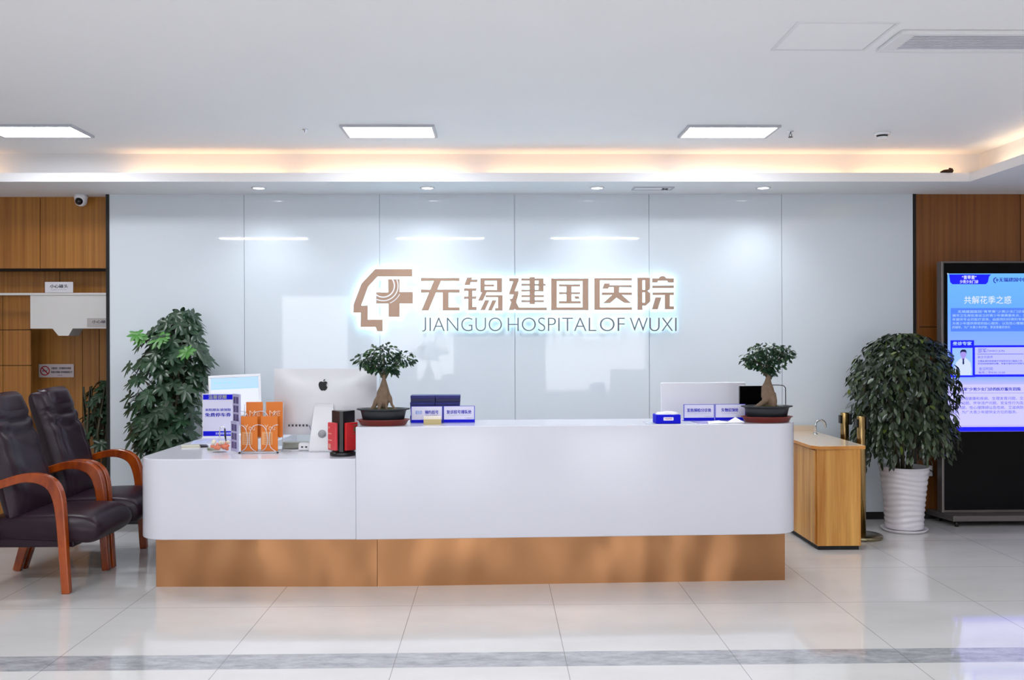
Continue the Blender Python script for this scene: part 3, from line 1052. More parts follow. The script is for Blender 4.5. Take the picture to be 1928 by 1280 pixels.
def weeping_fig(t, rng):
    fol, st = MB(), MB()

    def env(z):    # half width of the drooping crown by height
        for (za, a), (zb, b_) in zip(E_[:-1], E_[1:]):
            if za <= z <= zb:
                return a + (b_ - a) * (z - za) / (zb - za)
        return 0.05
    E_ = [(0.42, 0.20), (0.62, 0.33), (0.80, 0.37), (1.0, 0.40), (1.18, 0.43), (1.34, 0.37), (1.46, 0.27), (1.54, 0.10), (1.56, 0.02)]
    for i in range(2900):
        z = 0.60 + 0.94 * (rng.random() ** 0.8)
        g = rng.uniform(0, 2 * math.pi)
        lo = 0.62 if z < 0.8 else 0.35
        if z < 0.74 and rng.random() < 0.55:
            continue
        q = lo + (1 - lo) * rng.random() ** 0.5
        r_ = env(z) * q
        x, y = r_ * math.cos(g), r_ * math.sin(g) * 0.85
        out = Vector((math.cos(g), math.sin(g), 0))
        tilt = 0.9 if z < 1.35 else 0.35
        d = out * rng.uniform(0.0, 0.9) + Vector((rng.uniform(-0.8, 0.8), rng.uniform(-0.8, 0.8), -tilt * rng.uniform(0.3, 1.2)))
        k = rng.random()
        mi = 0 if k < 0.55 else (1 if k < 0.97 else 2)
        leaf_quad(fol, (x, y, z), d, out.cross(Vector((0, 0, 1))) + Vector((rng.uniform(-0.8, 0.8), rng.uniform(-0.8, 0.8), 0)), rng.uniform(0.045, 0.075), rng.uniform(0.022, 0.034), 0.25, mi)
    # hanging strands at the rim
    for i in range(54):
        g = rng.uniform(0, 2 * math.pi)
        z0 = rng.uniform(0.75, 1.0)
        r_ = env(z0) * rng.uniform(0.75, 1.02)
        ln = rng.uniform(0.15, 0.36) * (1.0 if rng.random() < 0.8 else 1.3)
        p0 = Vector((r_ * math.cos(g), r_ * 0.85 * math.sin(g), z0))
        p1 = p0 + Vector((0.03 * math.cos(g), 0.03 * math.sin(g), -ln))
        st.tube([p0, (p0 + p1) / 2 + Vector((0.02 * math.cos(g), 0, 0)), p1], 0.0018, 4)
        for q in range(int(ln / 0.022)):
            c_ = p0 + (p1 - p0) * (q * 0.022 / ln)
            s_ = 1 if q % 2 else -1
            leaf_quad(fol, c_, Vector((math.cos(g) * 0.4 + s_ * 0.5, math.sin(g) * 0.4 + s_ * 0.3, -0.9)), (rng.uniform(-1, 1), rng.uniform(-1, 1), 0.1), rng.uniform(0.045, 0.065), 0.026, 0.2, 0 if rng.random() < 0.6 else 1)
    fol.build('foliage', [M['fig_leaf'], M['fig_leaf_b'], M['fig_young']], t)
    for q in range(9):
        a = q * 0.7
        st.tube([(0.05 * math.cos(a), 0.05 * math.sin(a), 0.48), (0.1 * math.cos(a), 0.1 * math.sin(a), 0.85), (0.22 * math.cos(a), 0.18 * math.sin(a), 1.25), (0.33 * math.cos(a), 0.27 * math.sin(a), 1.32), (0.38 * math.cos(a), 0.32 * math.sin(a), 1.1)], [0.012, 0.01, 0.007, 0.005, 0.003], 6)
    st.build('stems', M['stem'], t)

    # ribbed white pot: slanting carved waves
    def wave(r, z, a):
        if 0.05 < z < 0.49 and r > 0.1:
            return r + 0.0035 * math.sin(z * 150 + 2.2 * math.sin(a * 2 + z * 9)), z
        return r, z
    prof = [(0.135, 0.022), (0.142, 0.03)] + [(0.142 + 0.040 * (k / 60) ** 1.4, 0.03 + 0.46 * k / 60) for k in range(1, 61)] + [(0.186, 0.494), (0.186, 0.503), (0.172, 0.503), (0.168, 0.46), (0.001, 0.46)]
    p = MB().lathe(prof, 56, fn=wave).build('pot', M['pot_white'], t)
    MB().lathe([(0.001, 0.463), (0.166, 0.463), (0.166, 0.467), (0.001, 0.475)], 24).build('soil', M['soil'], p)
    MB().lathe([(0.15, 0), (0.155, 0.002), (0.176, 0.024), (0.174, 0.026), (0.15, 0.012), (0.001, 0.012)], 40).build('saucer', M['pot_white'], t)


t = thing('weeping_fig', 'drooping leafy plant in a tall white ribbed pot beside the kiosk', 'potted plant', (3.19, 7.30, 0))
weeping_fig(t, random.Random(11))


def bonsai(label, loc, rz, seed, kind):
    rg = random.Random(seed)
    t = thing('bonsai', label, 'bonsai', loc, rz, 'ficus bonsai on the counter')
    tray = MB().lathe([(0.13, 0), (0.138, 0.003), (0.153, 0.03), (0.163, 0.033), (0.163, 0.037), (0.148, 0.036), (0.135, 0.01), (0.001, 0.009)], 44, sy=0.62).build('tray', M['terracotta'], t)
    pot = MB().lathe([(0.112, 0.01), (0.122, 0.012), (0.137, 0.082), (0.142, 0.092), (0.162, 0.096), (0.162, 0.103), (0.135, 0.103), (0.128, 0.085), (0.001, 0.085)], 44, sy=0.62).build('pot', M['pot_dark'], t)
    MB().lathe([(0.001, 0.086), (0.128, 0.086), (0.128, 0.09), (0.06, 0.106), (0.001, 0.108)], 24, sy=0.62).build('soil', M['moss'], t)
    tr = MB()
    if kind == 0:
        tr.tube([(0, 0, 0.11), (-0.004, 0, 0.15), (0.0, 0, 0.20), (0.004, 0, 0.24), (0.004, 0, 0.275), (0.006, 0, 0.31)], [0.028, 0.040, 0.040, 0.025, 0.014, 0.011], 14)
        for (pts, rr) in (([(-0.018, 0, 0.19), (-0.042, -0.012, 0.15), (-0.055, -0.015, 0.115), (-0.078, -0.02, 0.088)], [0.015, 0.016, 0.014, 0.009]),
                          ([(0.015, 0, 0.215), (0.044, -0.005, 0.165), (0.052, -0.012, 0.125), (0.082, -0.015, 0.088)], [0.014, 0.012, 0.009, 0.006]),
                          ([(0.005, -0.01, 0.17), (0.02, -0.035, 0.13), (0.025, -0.04, 0.088)], [0.02, 0.010, 0.008]),
                          ([(-0.01, -0.02, 0.15), (-0.02, -0.04, 0.12), (-0.022, -0.05, 0.086)], [0.02, 0.014, 0.01])):
            tr.tube(pts, rr, 10)
    else:
        tr.tube([(0.03, 0, 0.1), (0.024, 0, 0.135), (0.010, 0, 0.18), (0.004, 0, 0.215), (0.008, 0, 0.255), (0.014, 0, 0.30)], [0.034, 0.036, 0.040, 0.038, 0.020, 0.013], 14)
        for (pts, rr) in (([(-0.012, 0, 0.20), (-0.02, -0.014, 0.16), (-0.012, -0.018, 0.125)], [0.022, 0.02, 0.014]),
                          ([(0.0, -0.02, 0.15), (-0.03, -0.03, 0.125), (-0.07, -0.03, 0.10), (-0.085, -0.03, 0.088)], [0.02, 0.018, 0.014, 0.008]),
                          ([(0.03, -0.015, 0.18), (0.035, -0.03, 0.13), (0.03, -0.04, 0.088)], [0.024, 0.022, 0.016])):
            tr.tube(pts, rr, 10)
    tr.build('trunk', M['bark'], t, remesh=0.0045)
    br, fol = MB(), MB()
    top = Vector((0.006, 0, 0.30))
    if kind == 0:
        blobs = [((0.0, 0.0, 0.445), (0.105, 0.08, 0.055)), ((-0.10, 0.0, 0.40), (0.075, 0.06, 0.042)), ((0.11, -0.01, 0.41), (0.085, 0.06, 0.042)), ((0.0, 0, 0.36), (0.075, 0.06, 0.042)), ((-0.06, 0, 0.365), (0.06, 0.05, 0.03)), ((0.06, -0.02, 0.345), (0.035, 0.04, 0.03))]
        ns = 520
    else:
        blobs = [((0.0, 0.0, 0.455), (0.12, 0.085, 0.045)), ((-0.09, 0.0, 0.40), (0.065, 0.06, 0.055)), ((0.11, 0, 0.425), (0.06, 0.06, 0.05)), ((0.02, 0, 0.37), (0.085, 0.06, 0.055)), ((0.02, 0, 0.325), (0.04, 0.035, 0.03)), ((-0.10, 0, 0.365), (0.03, 0.03, 0.02))]
        ns = 560
    vol = [b_[1][0] * b_[1][2] for b_ in blobs]
    for (c_, r_) in blobs:
        br.tube([top - Vector((0, 0, 0.02)), (top + Vector(c_)) / 2 + Vector((0, 0, 0.01)), Vector(c_)], [0.009, 0.005, 0.003], 6)
    for (c_, r_), v_ in zip(blobs, vol):
        for i in range(int(ns * v_ / sum(vol)) + 20):
            d = Vector((rg.gauss(0, 1), rg.gauss(0, 1), rg.gauss(0, 1))).normalized() * (rg.random() ** 0.4)
            p = Vector((c_[0] + d.x * r_[0], c_[1] + d.y * r_[1], c_[2] + d.z * r_[2]))
            dd = Vector((d.x, d.y - 0.2, d.z * 0.4 - 0.25)) + Vector((rg.uniform(-0.5, 0.5), rg.uniform(-0.5, 0.5), rg.uniform(-0.3, 0.3)))
            leaf_quad(fol, p, dd, (rg.uniform(-1, 1), rg.uniform(-1, 1), rg.uniform(-0.4, 0.4)), rg.uniform(0.024, 0.036), rg.uniform(0.013, 0.019), 0.2, 0 if rg.random() < 0.75 else 1)
    br.build('branches', M['stem'], t)
    fol.build('foliage', [M['bonsai_leaf'], M['bonsai_leaf_b']], t)
    return t


bonsai('ficus bonsai in oval dark pot at the left end of the high counter', (-0.685, 5.785, HIZ), 0.03, 3, 0)
bonsai('ficus bonsai in oval dark pot at the right end of the high counter', (1.70, 5.87, HIZ), 0.03, 5, 1)


# ---------------------------------------------------------------- things on the low desk
def apple_outline():
    pts = []
    half = [(0.0, 0.40), (0.10, 0.45), (0.24, 0.47), (0.36, 0.42), (0.44, 0.33), (0.48, 0.18), (0.47, 0.02), (0.42, -0.16), (0.33, -0.34), (0.22, -0.46), (0.12, -0.49), (0.0, -0.45)]
    right = [tuple(p) for p in smooth_path([Vector(c_) for c_ in half], 4)]
    # bite on the right-hand side
    out = []
    for (x, z) in right:
        d = math.hypot(x - 0.56, z - 0.10)
        if d < 0.25:
            a = math.atan2(z - 0.10, x - 0.56)
            x, z = 0.56 + 0.25 * math.cos(a), 0.10 + 0.25 * math.sin(a)
        out.append((x, z))
    left = [(-x, z) for (x, z) in right[::-1]][1:-1]
    return out + left


t = thing('all_in_one_computer', 'silver all-in-one desktop computer seen from behind on the low desk', 'computer', (-1.107, 6.08, LOWZ))
# rear shell, gently domed towards the viewer
mb = MB()
W2, H2, nx, nz = 0.333, 0.215, 26, 18
fr, bk = [], []
for j in range(nz + 1):
    for i in range(nx + 1):
        u, v = -1 + 2 * i / nx, -1 + 2 * j / nz
        cr = 0.0
        d = 0.05 * max(0, (1 - abs(u) ** 2.6)) * max(0, (1 - abs(v) ** 2.6))
        fr.append((u * W2, -0.004 - d, v * H2))
        bk.append((u * W2, 0.006, v * H2))
fs = [(j * (nx + 1) + i, j * (nx + 1) + i + 1, (j + 1) * (nx + 1) + i + 1, (j + 1) * (nx + 1) + i) for j in range(nz) for i in range(nx)]
mb.add(fr, fs, 0, True)
mb.add(bk, [f[::-1] for f in fs], 0, False)
k = (nx + 1)
ring = [i for i in range(k)] + [j * k + nx for j in range(1, nz + 1)] + [nz * k + i for i in range(nx - 1, -1, -1)] + [j * k for j in range(nz - 1, 0, -1)]
off = len(fr)
mb.add(fr + bk, [(ring[i], ring[(i + 1) % len(ring)], ring[(i + 1) % len(ring)] + off, ring[i] + off)[::-1] for i in range(len(ring))])
body = mb.build('body', M['silver'], t, loc=(0, 0.09, 0.312))
lg = MB().prism([(x * 0.062, z * 0.062) for (x, z) in apple_outline()], -0.055, -0.052, 0, 'xz')
leaf_ = [(0.0, 0.50), (0.03, 0.60), (0.10, 0.69), (0.20, 0.72), (0.19, 0.62), (0.13, 0.54), (0.05, 0.50)]
lg.prism([(x * 0.062, z * 0.062) for (x, z) in leaf_], -0.055, -0.052, 0, 'xz')
lg.build('logo', M['black_matte'], body, loc=(-0.005, -0.0005, 0.105))
pr = MB()
for i in range(6):
    pr.box(-0.235 + i * 0.023, -0.225 + i * 0.023, -0.0385, -0.03, -0.158, -0.145)
pr.build('port', M['port'], body)
st = MB()
a_ = [(0.0, -0.05, 0.006), (0.0, -0.046, 0.03), (0, -0.03, 0.1), (0, 0.0, 0.2), (0, 0.028, 0.28), (0, 0.036, 0.30)]
st.bar(a_, [0.165, 0.162, 0.152, 0.138, 0.125, 0.12], [0.012] * 6, (1, 0, 0))
st.box(-0.0825, 0.0825, -0.054, 0.14, 0.0, 0.008)
so = st.build('stand', M['silver'], t, bevel=0.003)
MB().lathe([(0.026, -0.001), (0.026, 0.0015), (0.001, 0.0015)], 28).move((0.0, -0.0375, 0.115), 0, math.radians(70)).build('cable_hole', mat('grey_hole', '9a9aa0', 0.5), so)
MB().tube([(-0.05, 0.06, 0.16), (-0.07, 0.03, 0.1), (-0.10, 0.03, 0.03), (-0.11, 0.06, 0.004)], 0.003, 6).tube([(-0.10, 0.05, 0.16), (-0.075, 0.02, 0.12), (-0.05, 0.0, 0.1), (-0.03, 0.01, 0.05)], 0.0025, 6).build('cable', mat('pale_blue_cable', '8c96b8', 0.5), t)

t = thing('monitor', 'white framed monitor with pale blue screen behind the parking sign', 'monitor', (-1.945, 7.12, LOWZ), math.radians(13))
scr = bpy.data.materials.new('lit_desktop_screen')
scr.use_nodes = True
n = N(scr)
x, y, z = n.xyz()
band = n.math('GREATER_THAN', z, 0.348)
n.b.inputs['Base Color'].default_value = (0.02, 0.02, 0.03, 1)
n.link(n.mix(band, lin('dfe4fb'), lin('b2d6f8')), n.b.inputs['Emission Color'])
n.b.inputs['Emission Strength'].default_value = 0.85
mo = MB()
for a, b_, c_, d_ in ((-0.19, 0.19, 0.435, 0.455), (-0.19, 0.19, 0.145, 0.165), (-0.19, -0.172, 0.165, 0.435), (0.172, 0.19, 0.165, 0.435)):
    mo.box(a, b_, -0.018, 0.03, c_, d_)
mo.box(-0.172, 0.172, 0.0, 0.03, 0.165, 0.435)
hd = mo.build('housing', M['white_gloss'], t, bevel=0.003)
sc_o = MB().box(-0.172, 0.172, -0.008, 0.0, 0.165, 0.435).build('screen', scr, t)
tb = MB()
for i in range(5):
    tb.box(-0.15 + i * 0.035, -0.13 + i * 0.035, -0.0088, -0.008, 0.395, 0.403)
tb.box(-0.165, 0.165, -0.0088, -0.008, 0.352, 0.355)
tb.build('screen_window', mat('screen_icons', '7ab4e8', 0.5, emit=0.6), sc_o)
for ob in (hd, sc_o):
    ob.rotation_euler = (math.radians(-7), math.radians(-2), 0)
MB().box(-0.025, 0.025, 0.0, 0.03, 0.01, 0.25).lathe([(0.1, 0), (0.1, 0.008), (0.03, 0.014), (0.001, 0.014)], 24).build('stand', M['white_gloss'], t)

# A4 parking sign
t = thing('table_sign', 'tall acrylic parking coupon sign with blue bands at the back of low desk', 'sign', (-2.04, 6.97, LOWZ), math.radians(2))
MB().box(-0.112, 0.112, 0.0, 0.006, 0.004, 0.322).box(-0.112, 0.112, -0.03, 0.035, 0.0, 0.004).build('acrylic_stand', M['white_gloss'], t)
MB().box(-0.107, 0.107, -0.0015, 0, 0.008, 0.318).build('sheet', mat('pale_lilac_print', 'dcdaf0', 0.4), t)
MB().box(-0.107, 0.107, -0.0022, -0.0015, 0.278, 0.315).build('header_band', M['blue'], t)
MB().box(-0.107, 0.107, -0.0022, -0.0015, 0.011, 0.046).build('footer_band', M['blue'], t)
text_into(MB(), '温馨提醒', -0.068, 0.065, 0.282, 0.312, -0.0028, 0.02).build('heading', M['pale_text'], t)
text_into(text_into(MB(), '来院朋友请领取', -0.092, 0.095, 0.193, 0.213, -0.0024, 0.02), '免费停车券', -0.092, 0.095, 0.152, 0.180, -0.0024, 0.03).build('lettering', M['blue_text'], t)
text_into(MB(), '无锡建国中医院', -0.018, 0.095, 0.02, 0.037, -0.0028, 0.02).build('footer_lettering', mat('pale_print', 'cdd2ff', 0.5), t)


def leaflet_on_desk(name, label, cat, x, y, rz, w, h, m_, th=0.002, z=LOWZ, group=None):
    o = MB().box(-w / 2, w / 2, -h / 2, h / 2, 0, th).build(name, m_, loc=(x, y, z), rot=(0, 0, rz))
    return tag(o, label, cat, group)


leaflet_on_desk('leaflet', 'pale blue printed sheet lying at the left edge of low desk', 'paper', -2.05, 6.66, 0.2, 0.15, 0.21, mat('pale_blue_print', 'b6bddd', 0.5))
leaflet_on_desk('leaflet', 'white sheet lying in front of the parking sign', 'paper', -1.88, 6.55, -0.3, 0.15, 0.26, mat('white_print', 'd6d8ee', 0.5))
leaflet_on_desk('booklet', 'thin cream and grey booklet at the left edge of low desk', 'booklet', -2.04, 6.35, 0.3, 0.12, 0.10, mat('cream_grey_print', 'c9c6b4', 0.5), 0.01)
leaflet_on_desk('calculator', 'small dark flat device beside the booklet on low desk', 'device', -1.955, 6.355, 0.4, 0.05, 0.09, M['black'], 0.012)
o = MB().lathe([(0.001, 0), (0.036, 0), (0.04, 0.006), (0.036, 0.014), (0.001, 0.015)], 24, sy=0.8).build('round_tin', M['greenish'], loc=(-1.84, 6.18, LOWZ))
tag(o, 'small flat dull green tin beside the sweet bowl', 'tin')

t = thing('sweet_bowl', 'clear glass bowl of orange sweets at the front of low desk', 'bowl', (-1.762, 6.06, LOWZ))
MB().lathe([(0.045, 0), (0.05, 0.004), (0.078, 0.04), (0.086, 0.07), (0.083, 0.07), (0.074, 0.041), (0.046, 0.008), (0.001, 0.007)], 32).build('bowl', M['glass_bowl'], t)
rg = random.Random(2)
for (kk, mm, nm) in ((22, 'orange_candy', 'sweet'), (5, 'cream_candy', 'wrapped_sweet')):
    for i in range(kk):
        a, r_ = rg.uniform(0, 6.28), 0.05 * math.sqrt(rg.random())
        zz = 0.022 + 0.03 * rg.random() if nm == 'sweet' else 0.058 + 0.012 * rg.random()
        o = MB().lathe([(0.001, -0.011), (0.010, -0.008), (0.0145, 0), (0.010, 0.008), (0.001, 0.011)], 12).build(nm, M[mm], loc=(-1.762 + r_ * math.cos(a), 6.06 + r_ * math.sin(a), LOWZ + zz), rot=(rg.uniform(-1, 1), rg.uniform(-1, 1), 0))
        tag(o, 'round orange sweet among others in the glass bowl' if nm == 'sweet' else 'pale wrapped sweet lying on top of the orange sweets', 'sweet', 'orange sweets in the bowl' if nm == 'sweet' else 'pale sweets in the bowl')
t = thing('desk_pen', 'hooked pen on a chain holder standing behind the sweet bowl', 'pen', (-1.81, 6.22, LOWZ))
MB().lathe([(0.001, 0), (0.024, 0), (0.024, 0.006), (0.008, 0.012), (0.001, 0.012)], 20).build('base', M['chrome'], t)
MB().tube([(0, 0, 0.01), (0, 0, 0.12), (0.005, 0, 0.142), (0.018, 0, 0.15), (0.03, 0, 0.142), (0.034, 0, 0.125)], 0.0035, 8).build('hook', M['chrome'], t)
MB().tube([(0.034, 0, 0.135), (0.038, -0.005, 0.09), (0.046, -0.01, 0.035)], [0.005, 0.006, 0.003], 8).build('pen_barrel', M['black'], t)

# leaflet rack
RX, RY = -1.495, 6.025
t = thing('leaflet_rack', 'white wire leaflet rack holding orange leaflets on low desk', 'leaflet rack', (RX, RY, LOWZ))
wmb = MB()
wmb.tube([(-0.125, -0.05, 0.006), (0.125, -0.05, 0.006), (0.125, 0.09, 0.006), (-0.125, 0.09, 0.006), (-0.125, -0.05, 0.006)], 0.003, 6)
for x in (-0.125, 0.0, 0.125):
    wmb.tube([(x, 0.06, 0.006), (x, 0.10, 0.30)], 0.003, 6)
wmb.tube([(-0.125, 0.092, 0.25), (0.125, 0.092, 0.25)], 0.003, 6)
wmb.build('frame', M['wire'], t)
for tier, (yy, zb, zt) in enumerate(((-0.047, 0.008, 0.18), (0.005, 0.09, 0.262))):
    for cx in (-0.0625, 0.0625):
        l_ = MB()
        for s_ in (-1, 1):
            l_.tube(smooth_path([Vector(c_) for c_ in [(cx + s_ * 0.062, yy, zt), (cx + s_ * 0.035, yy - 0.004, zt - 0.006), (cx + s_ * 0.016, yy - 0.006, zt - 0.03), (cx + s_ * 0.007, yy - 0.007, zt - 0.07),
                                                            (cx + s_ * 0.006, yy - 0.007, zb + 0.06), (cx + s_ * 0.018, yy - 0.006, zb + 0.025), (cx + s_ * 0.05, yy - 0.004, zb + 0.002)]], 4), 0.0022, 6)
        l_.tube([(cx - 0.055, yy, zb), (cx + 0.055, yy, zb), (cx + 0.055, yy + 0.045, zb), (cx - 0.055, yy + 0.045, zb), (cx - 0.055, yy, zb)], 0.0022, 6)
        l_.build('pocket_wire', M['wire'], t)
for x in (-0.12, 0.12):
    MB().lathe([(0.006, -0.006), (0.007, 0.002), (0.001, 0.004)], 10, c=(x, -0.05, 0.006)).build('foot', M['black'], t)
for (dx, yy, zb, hgt, nm, word) in ((-0.064, -0.028, 0.012, 0.22, 'front left orange leaflet stack in the wire rack', 'You'), (0.0625, -0.028, 0.012, 0.22, 'front right orange leaflet stack in the wire rack', 'You'),
                                    (-0.045, 0.026, 0.094, 0.225, 'back left orange leaflet stack in the wire rack', 'Me'), (0.082, 0.026, 0.094, 0.225, 'back right orange leaflet stack in the wire rack', 'Me')):
    q = thing('leaflet_stack', nm, 'leaflets', (RX + dx, RY + yy, LOWZ + zb), 0, 'orange leaflets in the rack')
    MB().box(-0.052, 0.052, 0, 0.014, 0, hgt).build('pages', M['orange'], q)
    MB().box(-0.046, 0.02, -0.001, 0, hgt * 0.18, hgt * 0.55).build('photo_panel', M['orange_pale'], q)
    text_into(MB(), word, -0.03, 0.036, hgt * 0.60, hgt * 0.76, -0.0012, -0.01).build('lettering', mat('white_print_ink', 'f2d8b8', 0.5), q)
    lines = MB()
    for i in range(6):
        lines.box(-0.03, 0.012, -0.0018, -0.001, hgt * 0.22 + i * 0.011, hgt * 0.22 + i * 0.011 + 0.003)
    lines.build('print_lines', mat('brown_print', 'b06a3a', 0.5), q)
for (dz, nm, dy) in ((0.0, 'lower mauve photo leaflet stack facing left in the rack', 0), (0.17, 'upper mauve photo leaflet stack facing left in the rack', 0.045)):
    q = thing('leaflet_stack', nm, 'leaflets', (-1.65, 5.98 + dy, LOWZ + 0.012 + dz), math.radians(-52), 'mauve leaflets in the rack')
    MB().box(-0.05, 0.05, 0, 0.012, 0, 0.19).build('pages', mat('lilac_pages', 'b4b2d2', 0.5), q)
    ph = MB()
    for i in range(3):
        ph.box(-0.035, -0.002, -0.001, 0, 0.02 + i * 0.055, 0.062 + i * 0.055)
        ph.box(0.006, 0.04, -0.001, 0, 0.02 + i * 0.055, 0.062 + i * 0.055)
    ph.build('photo_panel', mat('mauve_photo', '5a4e80', 0.5, var=0.6, vscale=70), q)

# tray and white adapter near the computer
o = MB().prism(rrect(-0.085, 0.085, -0.045, 0.045, 0.03), 0, 0.045).build('glass_tray', M['smoke_glass'], loc=(-1.315, 6.235, LOWZ), bevel=0.008)
tag(o, 'smoky glass box with brown contents beside the leaflet rack', 'box')
t = thing('adapter', 'small white plug adapter between glass box and computer stand', 'adapter', (-1.232, 6.125, LOWZ))
MB().box(-0.04, 0.04, -0.03, 0.03, 0, 0.05).build('case', M['white_gloss'], t, bevel=0.012, bseg=3)
MB().box(-0.02, -0.006, -0.0305, -0.029, 0.02, 0.03).box(0.006, 0.02, -0.0305, -0.029, 0.02, 0.03).build('socket', M['port'], t)
MB().tube([(-0.02, -0.03, 0.006), (-0.06, -0.05, 0.004), (-0.09, -0.04, 0.004)], 0.003, 6).build('cord', M['white_gloss'], t)

# red leaflet spinner
t = thing('leaflet_holder', 'black and red revolving leaflet holder at the foot of the high counter', 'leaflet holder', (-0.945, 5.855, LOWZ))
MB().lathe([(0.076, 0), (0.08, 0.004), (0.08, 0.02), (0.07, 0.026), (0.001, 0.026)], 36).build('base', M['black'], t)
MB().prism([(-0.01, -0.06), (0.012, -0.06), (0.07, 0.03), (0.05, 0.05), (-0.055, 0.05), (-0.072, 0.03)], 0.026, 0.276).build('core', M['black'], t)
for s_, mm, nm in ((-1, 'red_sheet', 'left'), (1, 'red', 'right')):
    q = thing('leaflet_stack', 'glossy red leaflets in the %s pocket of the revolving holder' % nm, 'leaflets', (-0.945 + s_ * 0.052, 5.855 - 0.028, LOWZ + 0.034), s_ * math.radians(50 if s_ < 0 else 46), 'red leaflets in the holder')
    MB().box(-0.046, 0.046, -0.016, 0.004, 0, 0.172).build('pages', M[mm], q, bevel=0.006, bseg=2)
    g_ = MB()
    if s_ > 0:
        g_.box(0.012, 0.036, -0.0172, -0.016, 0.115, 0.143)
        g_.box(0.008, 0.04, -0.0172, -0.016, 0.1, 0.104)
        g_.box(0.008, 0.04, -0.0172, -0.016, 0.154, 0.158)
    else:
        g_.box(-0.032, -0.008, -0.0172, -0.016, 0.012, 0.04)
        g_.box(-0.035, 0.006, -0.0172, -0.016, 0.06, 0.066)
        g_.box(-0.035, 0.0, -0.0172, -0.016, 0.10, 0.106)
        g_.box(-0.03, -0.02, -0.0172, -0.016, 0.135, 0.145)
    g_.build('print', mat('muted_green_print' if s_ > 0 else 'cream_print', '5a5a38' if s_ > 0 else 'e0a090', 0.5), q)

# ---------------------------------------------------------------- things on the high counter
def counter_sign(label, x, y, rz, lines, pale=False):
    t = thing('counter_sign', label, 'sign', (x, y, HIZ), rz, 'small desk signs on the high counter')
    MB().box(-0.099, 0.099, 0, 0.006, 0.0, 0.106).box(-0.099, 0.099, -0.004, 0.05, 0, 0.004).build('holder', mat('violet_blue_acrylic', '5a5fd0', 0.2), t)
    MB().box(-0.094, 0.094, -0.001, 0, 0.021, 0.103).build('sheet', mat('pale_sheet', 'dedcf2', 0.4), t)
    MB().box(-0.097, 0.097, -0.0015, 0, 0.001, 0.021).build('blue_band', M['blue'], t)
    text_into(MB(), lines[0], lines[3], lines[4], 0.056, 0.080, -0.0018, 0.03).build('lettering', M['blue_text'], t)
    if pale:  # first word washed out by glare, done with a lighter ink
        text_into(MB(), pale, -0.072, -0.028, 0.056, 0.079, -0.0018, 0.03).build('glare_lettering', M['glare_text'], t)
    text_into(MB(), lines[1], lines[3] + 0.005, lines[4] - 0.008, 0.044, 0.0495, -0.0018, 0.0).build('small_lettering', M['grey_text'], t)
    text_into(MB(), '无锡建国医院', 0.035, 0.086, 0.027, 0.032, -0.0018, 0.0).build('hospital_lettering', M['grey_text'], t)
    return t


counter_sign('leftmost counter sign, behind the tan paper block', -0.428, 5.905, 0.03, ('预约挂号', 'FIRST VISIT', 0, -0.012, 0.072), '初诊')
counter_sign('counter sign right of the tan paper block, for return visits', -0.227, 5.92, 0.03, ('复诊挂号排队处', 'The Registration for Returning Patients', 0, -0.078, 0.078))
counter_sign('counter sign for fever triage, behind the white leaflets', 1.295, 5.965, 0.03, ('发热预检分诊处', 'Fever Triage Pre-examination', 0, -0.078, 0.078))
counter_sign('counter sign for lost property, beside the right bonsai', 1.497, 5.975, 0.03, ('失物招领处', 'Lost and Found', 0, -0.058, 0.052))

for cx, nm in ((-0.46, 'left'), (-0.302, 'right')):
    for i in range(4):
        lab = '%s dark blue flat box in the %s stack behind the signs' % (('bottom', 'second lowest', 'second highest', 'topmost')[i], nm)
        t = thing('card_box', lab, 'box', (cx + (0.002 if i % 2 else -0.001), 6.02, HIZ + i * 0.0425), 0.03, 'dark blue boxes behind the signs')
        MB().box(-0.0775, 0.0775, -0.06, 0.06, 0, 0.03).build('tray', M['navy_dark'], t, bevel=0.002)
        MB().box(-0.0785, 0.0785, -0.061, 0.061, 0.024, 0.042).build('lid', M['navy'], t, bevel=0.002)

t = thing('paper_block', 'tan paper block with a cream top in front of the leftmost sign', 'paper block', (-0.388, 5.84, HIZ), 0.03)
MB().box(-0.054, 0.054, -0.035, 0.035, 0, 0.032).build('block', M['tan'], t, bevel=0.001)
MB().box(-0.054, 0.054, -0.035, 0.035, 0.032, 0.047).build('top_sheets', M['cream'], t, bevel=0.001)

t = thing('tissue_box', 'blue tissue box with white label on the high counter', 'tissue box', (1.058, 5.80, HIZ + 0.003), 0.03)
MB().box(-0.076, 0.076, -0.055, 0.055, 0, 0.055).build('carton', M['blue'], t, bevel=0.004)
MB().prism(rrect(-0.031, 0.031, 0.02, 0.04, 0.004), -0.0562, -0.0548, 0, 'xz').build('label', M['paper'], t)
MB().box(-0.024, 0.02, -0.0567, -0.056, 0.031, 0.0335).box(-0.02, 0.024, -0.0567, -0.056, 0.027, 0.029).build('label_print', mat('pink_ink', 'c66a9a', 0.5), t)
tm = MB()
rg = random.Random(4)
pts, nn = [], 14
for j in range(5):
    for i in range(nn):
        a = 2 * math.pi * i / nn
        rr = (0.072, 0.07, 0.058, 0.036, 0.004)[j] * (1 + 0.12 * rg.uniform(-1, 1))
        pts.append((rr * math.cos(a), 0.6 * rr * math.sin(a), (0.054, 0.06, 0.067, 0.07, 0.072)[j] + 0.003 * rg.uniform(-1, 1)))
tm.add(pts, [(j * nn + i, j * nn + (i + 1) % nn, (j + 1) * nn + (i + 1) % nn, (j + 1) * nn + i) for j in range(4) for i in range(nn)] + [tuple(4 * nn + i for i in range(nn))], 0, True)
tm.build('tissue', M['paper'], t)
leaflet_on_desk('document_sleeve', 'pale flat sleeve lying under the blue tissue box', 'document', 1.08, 5.82, 0.03, 0.30, 0.19, mat('pale_sleeve', 'd2d6dc', 0.3), 0.003, HIZ)
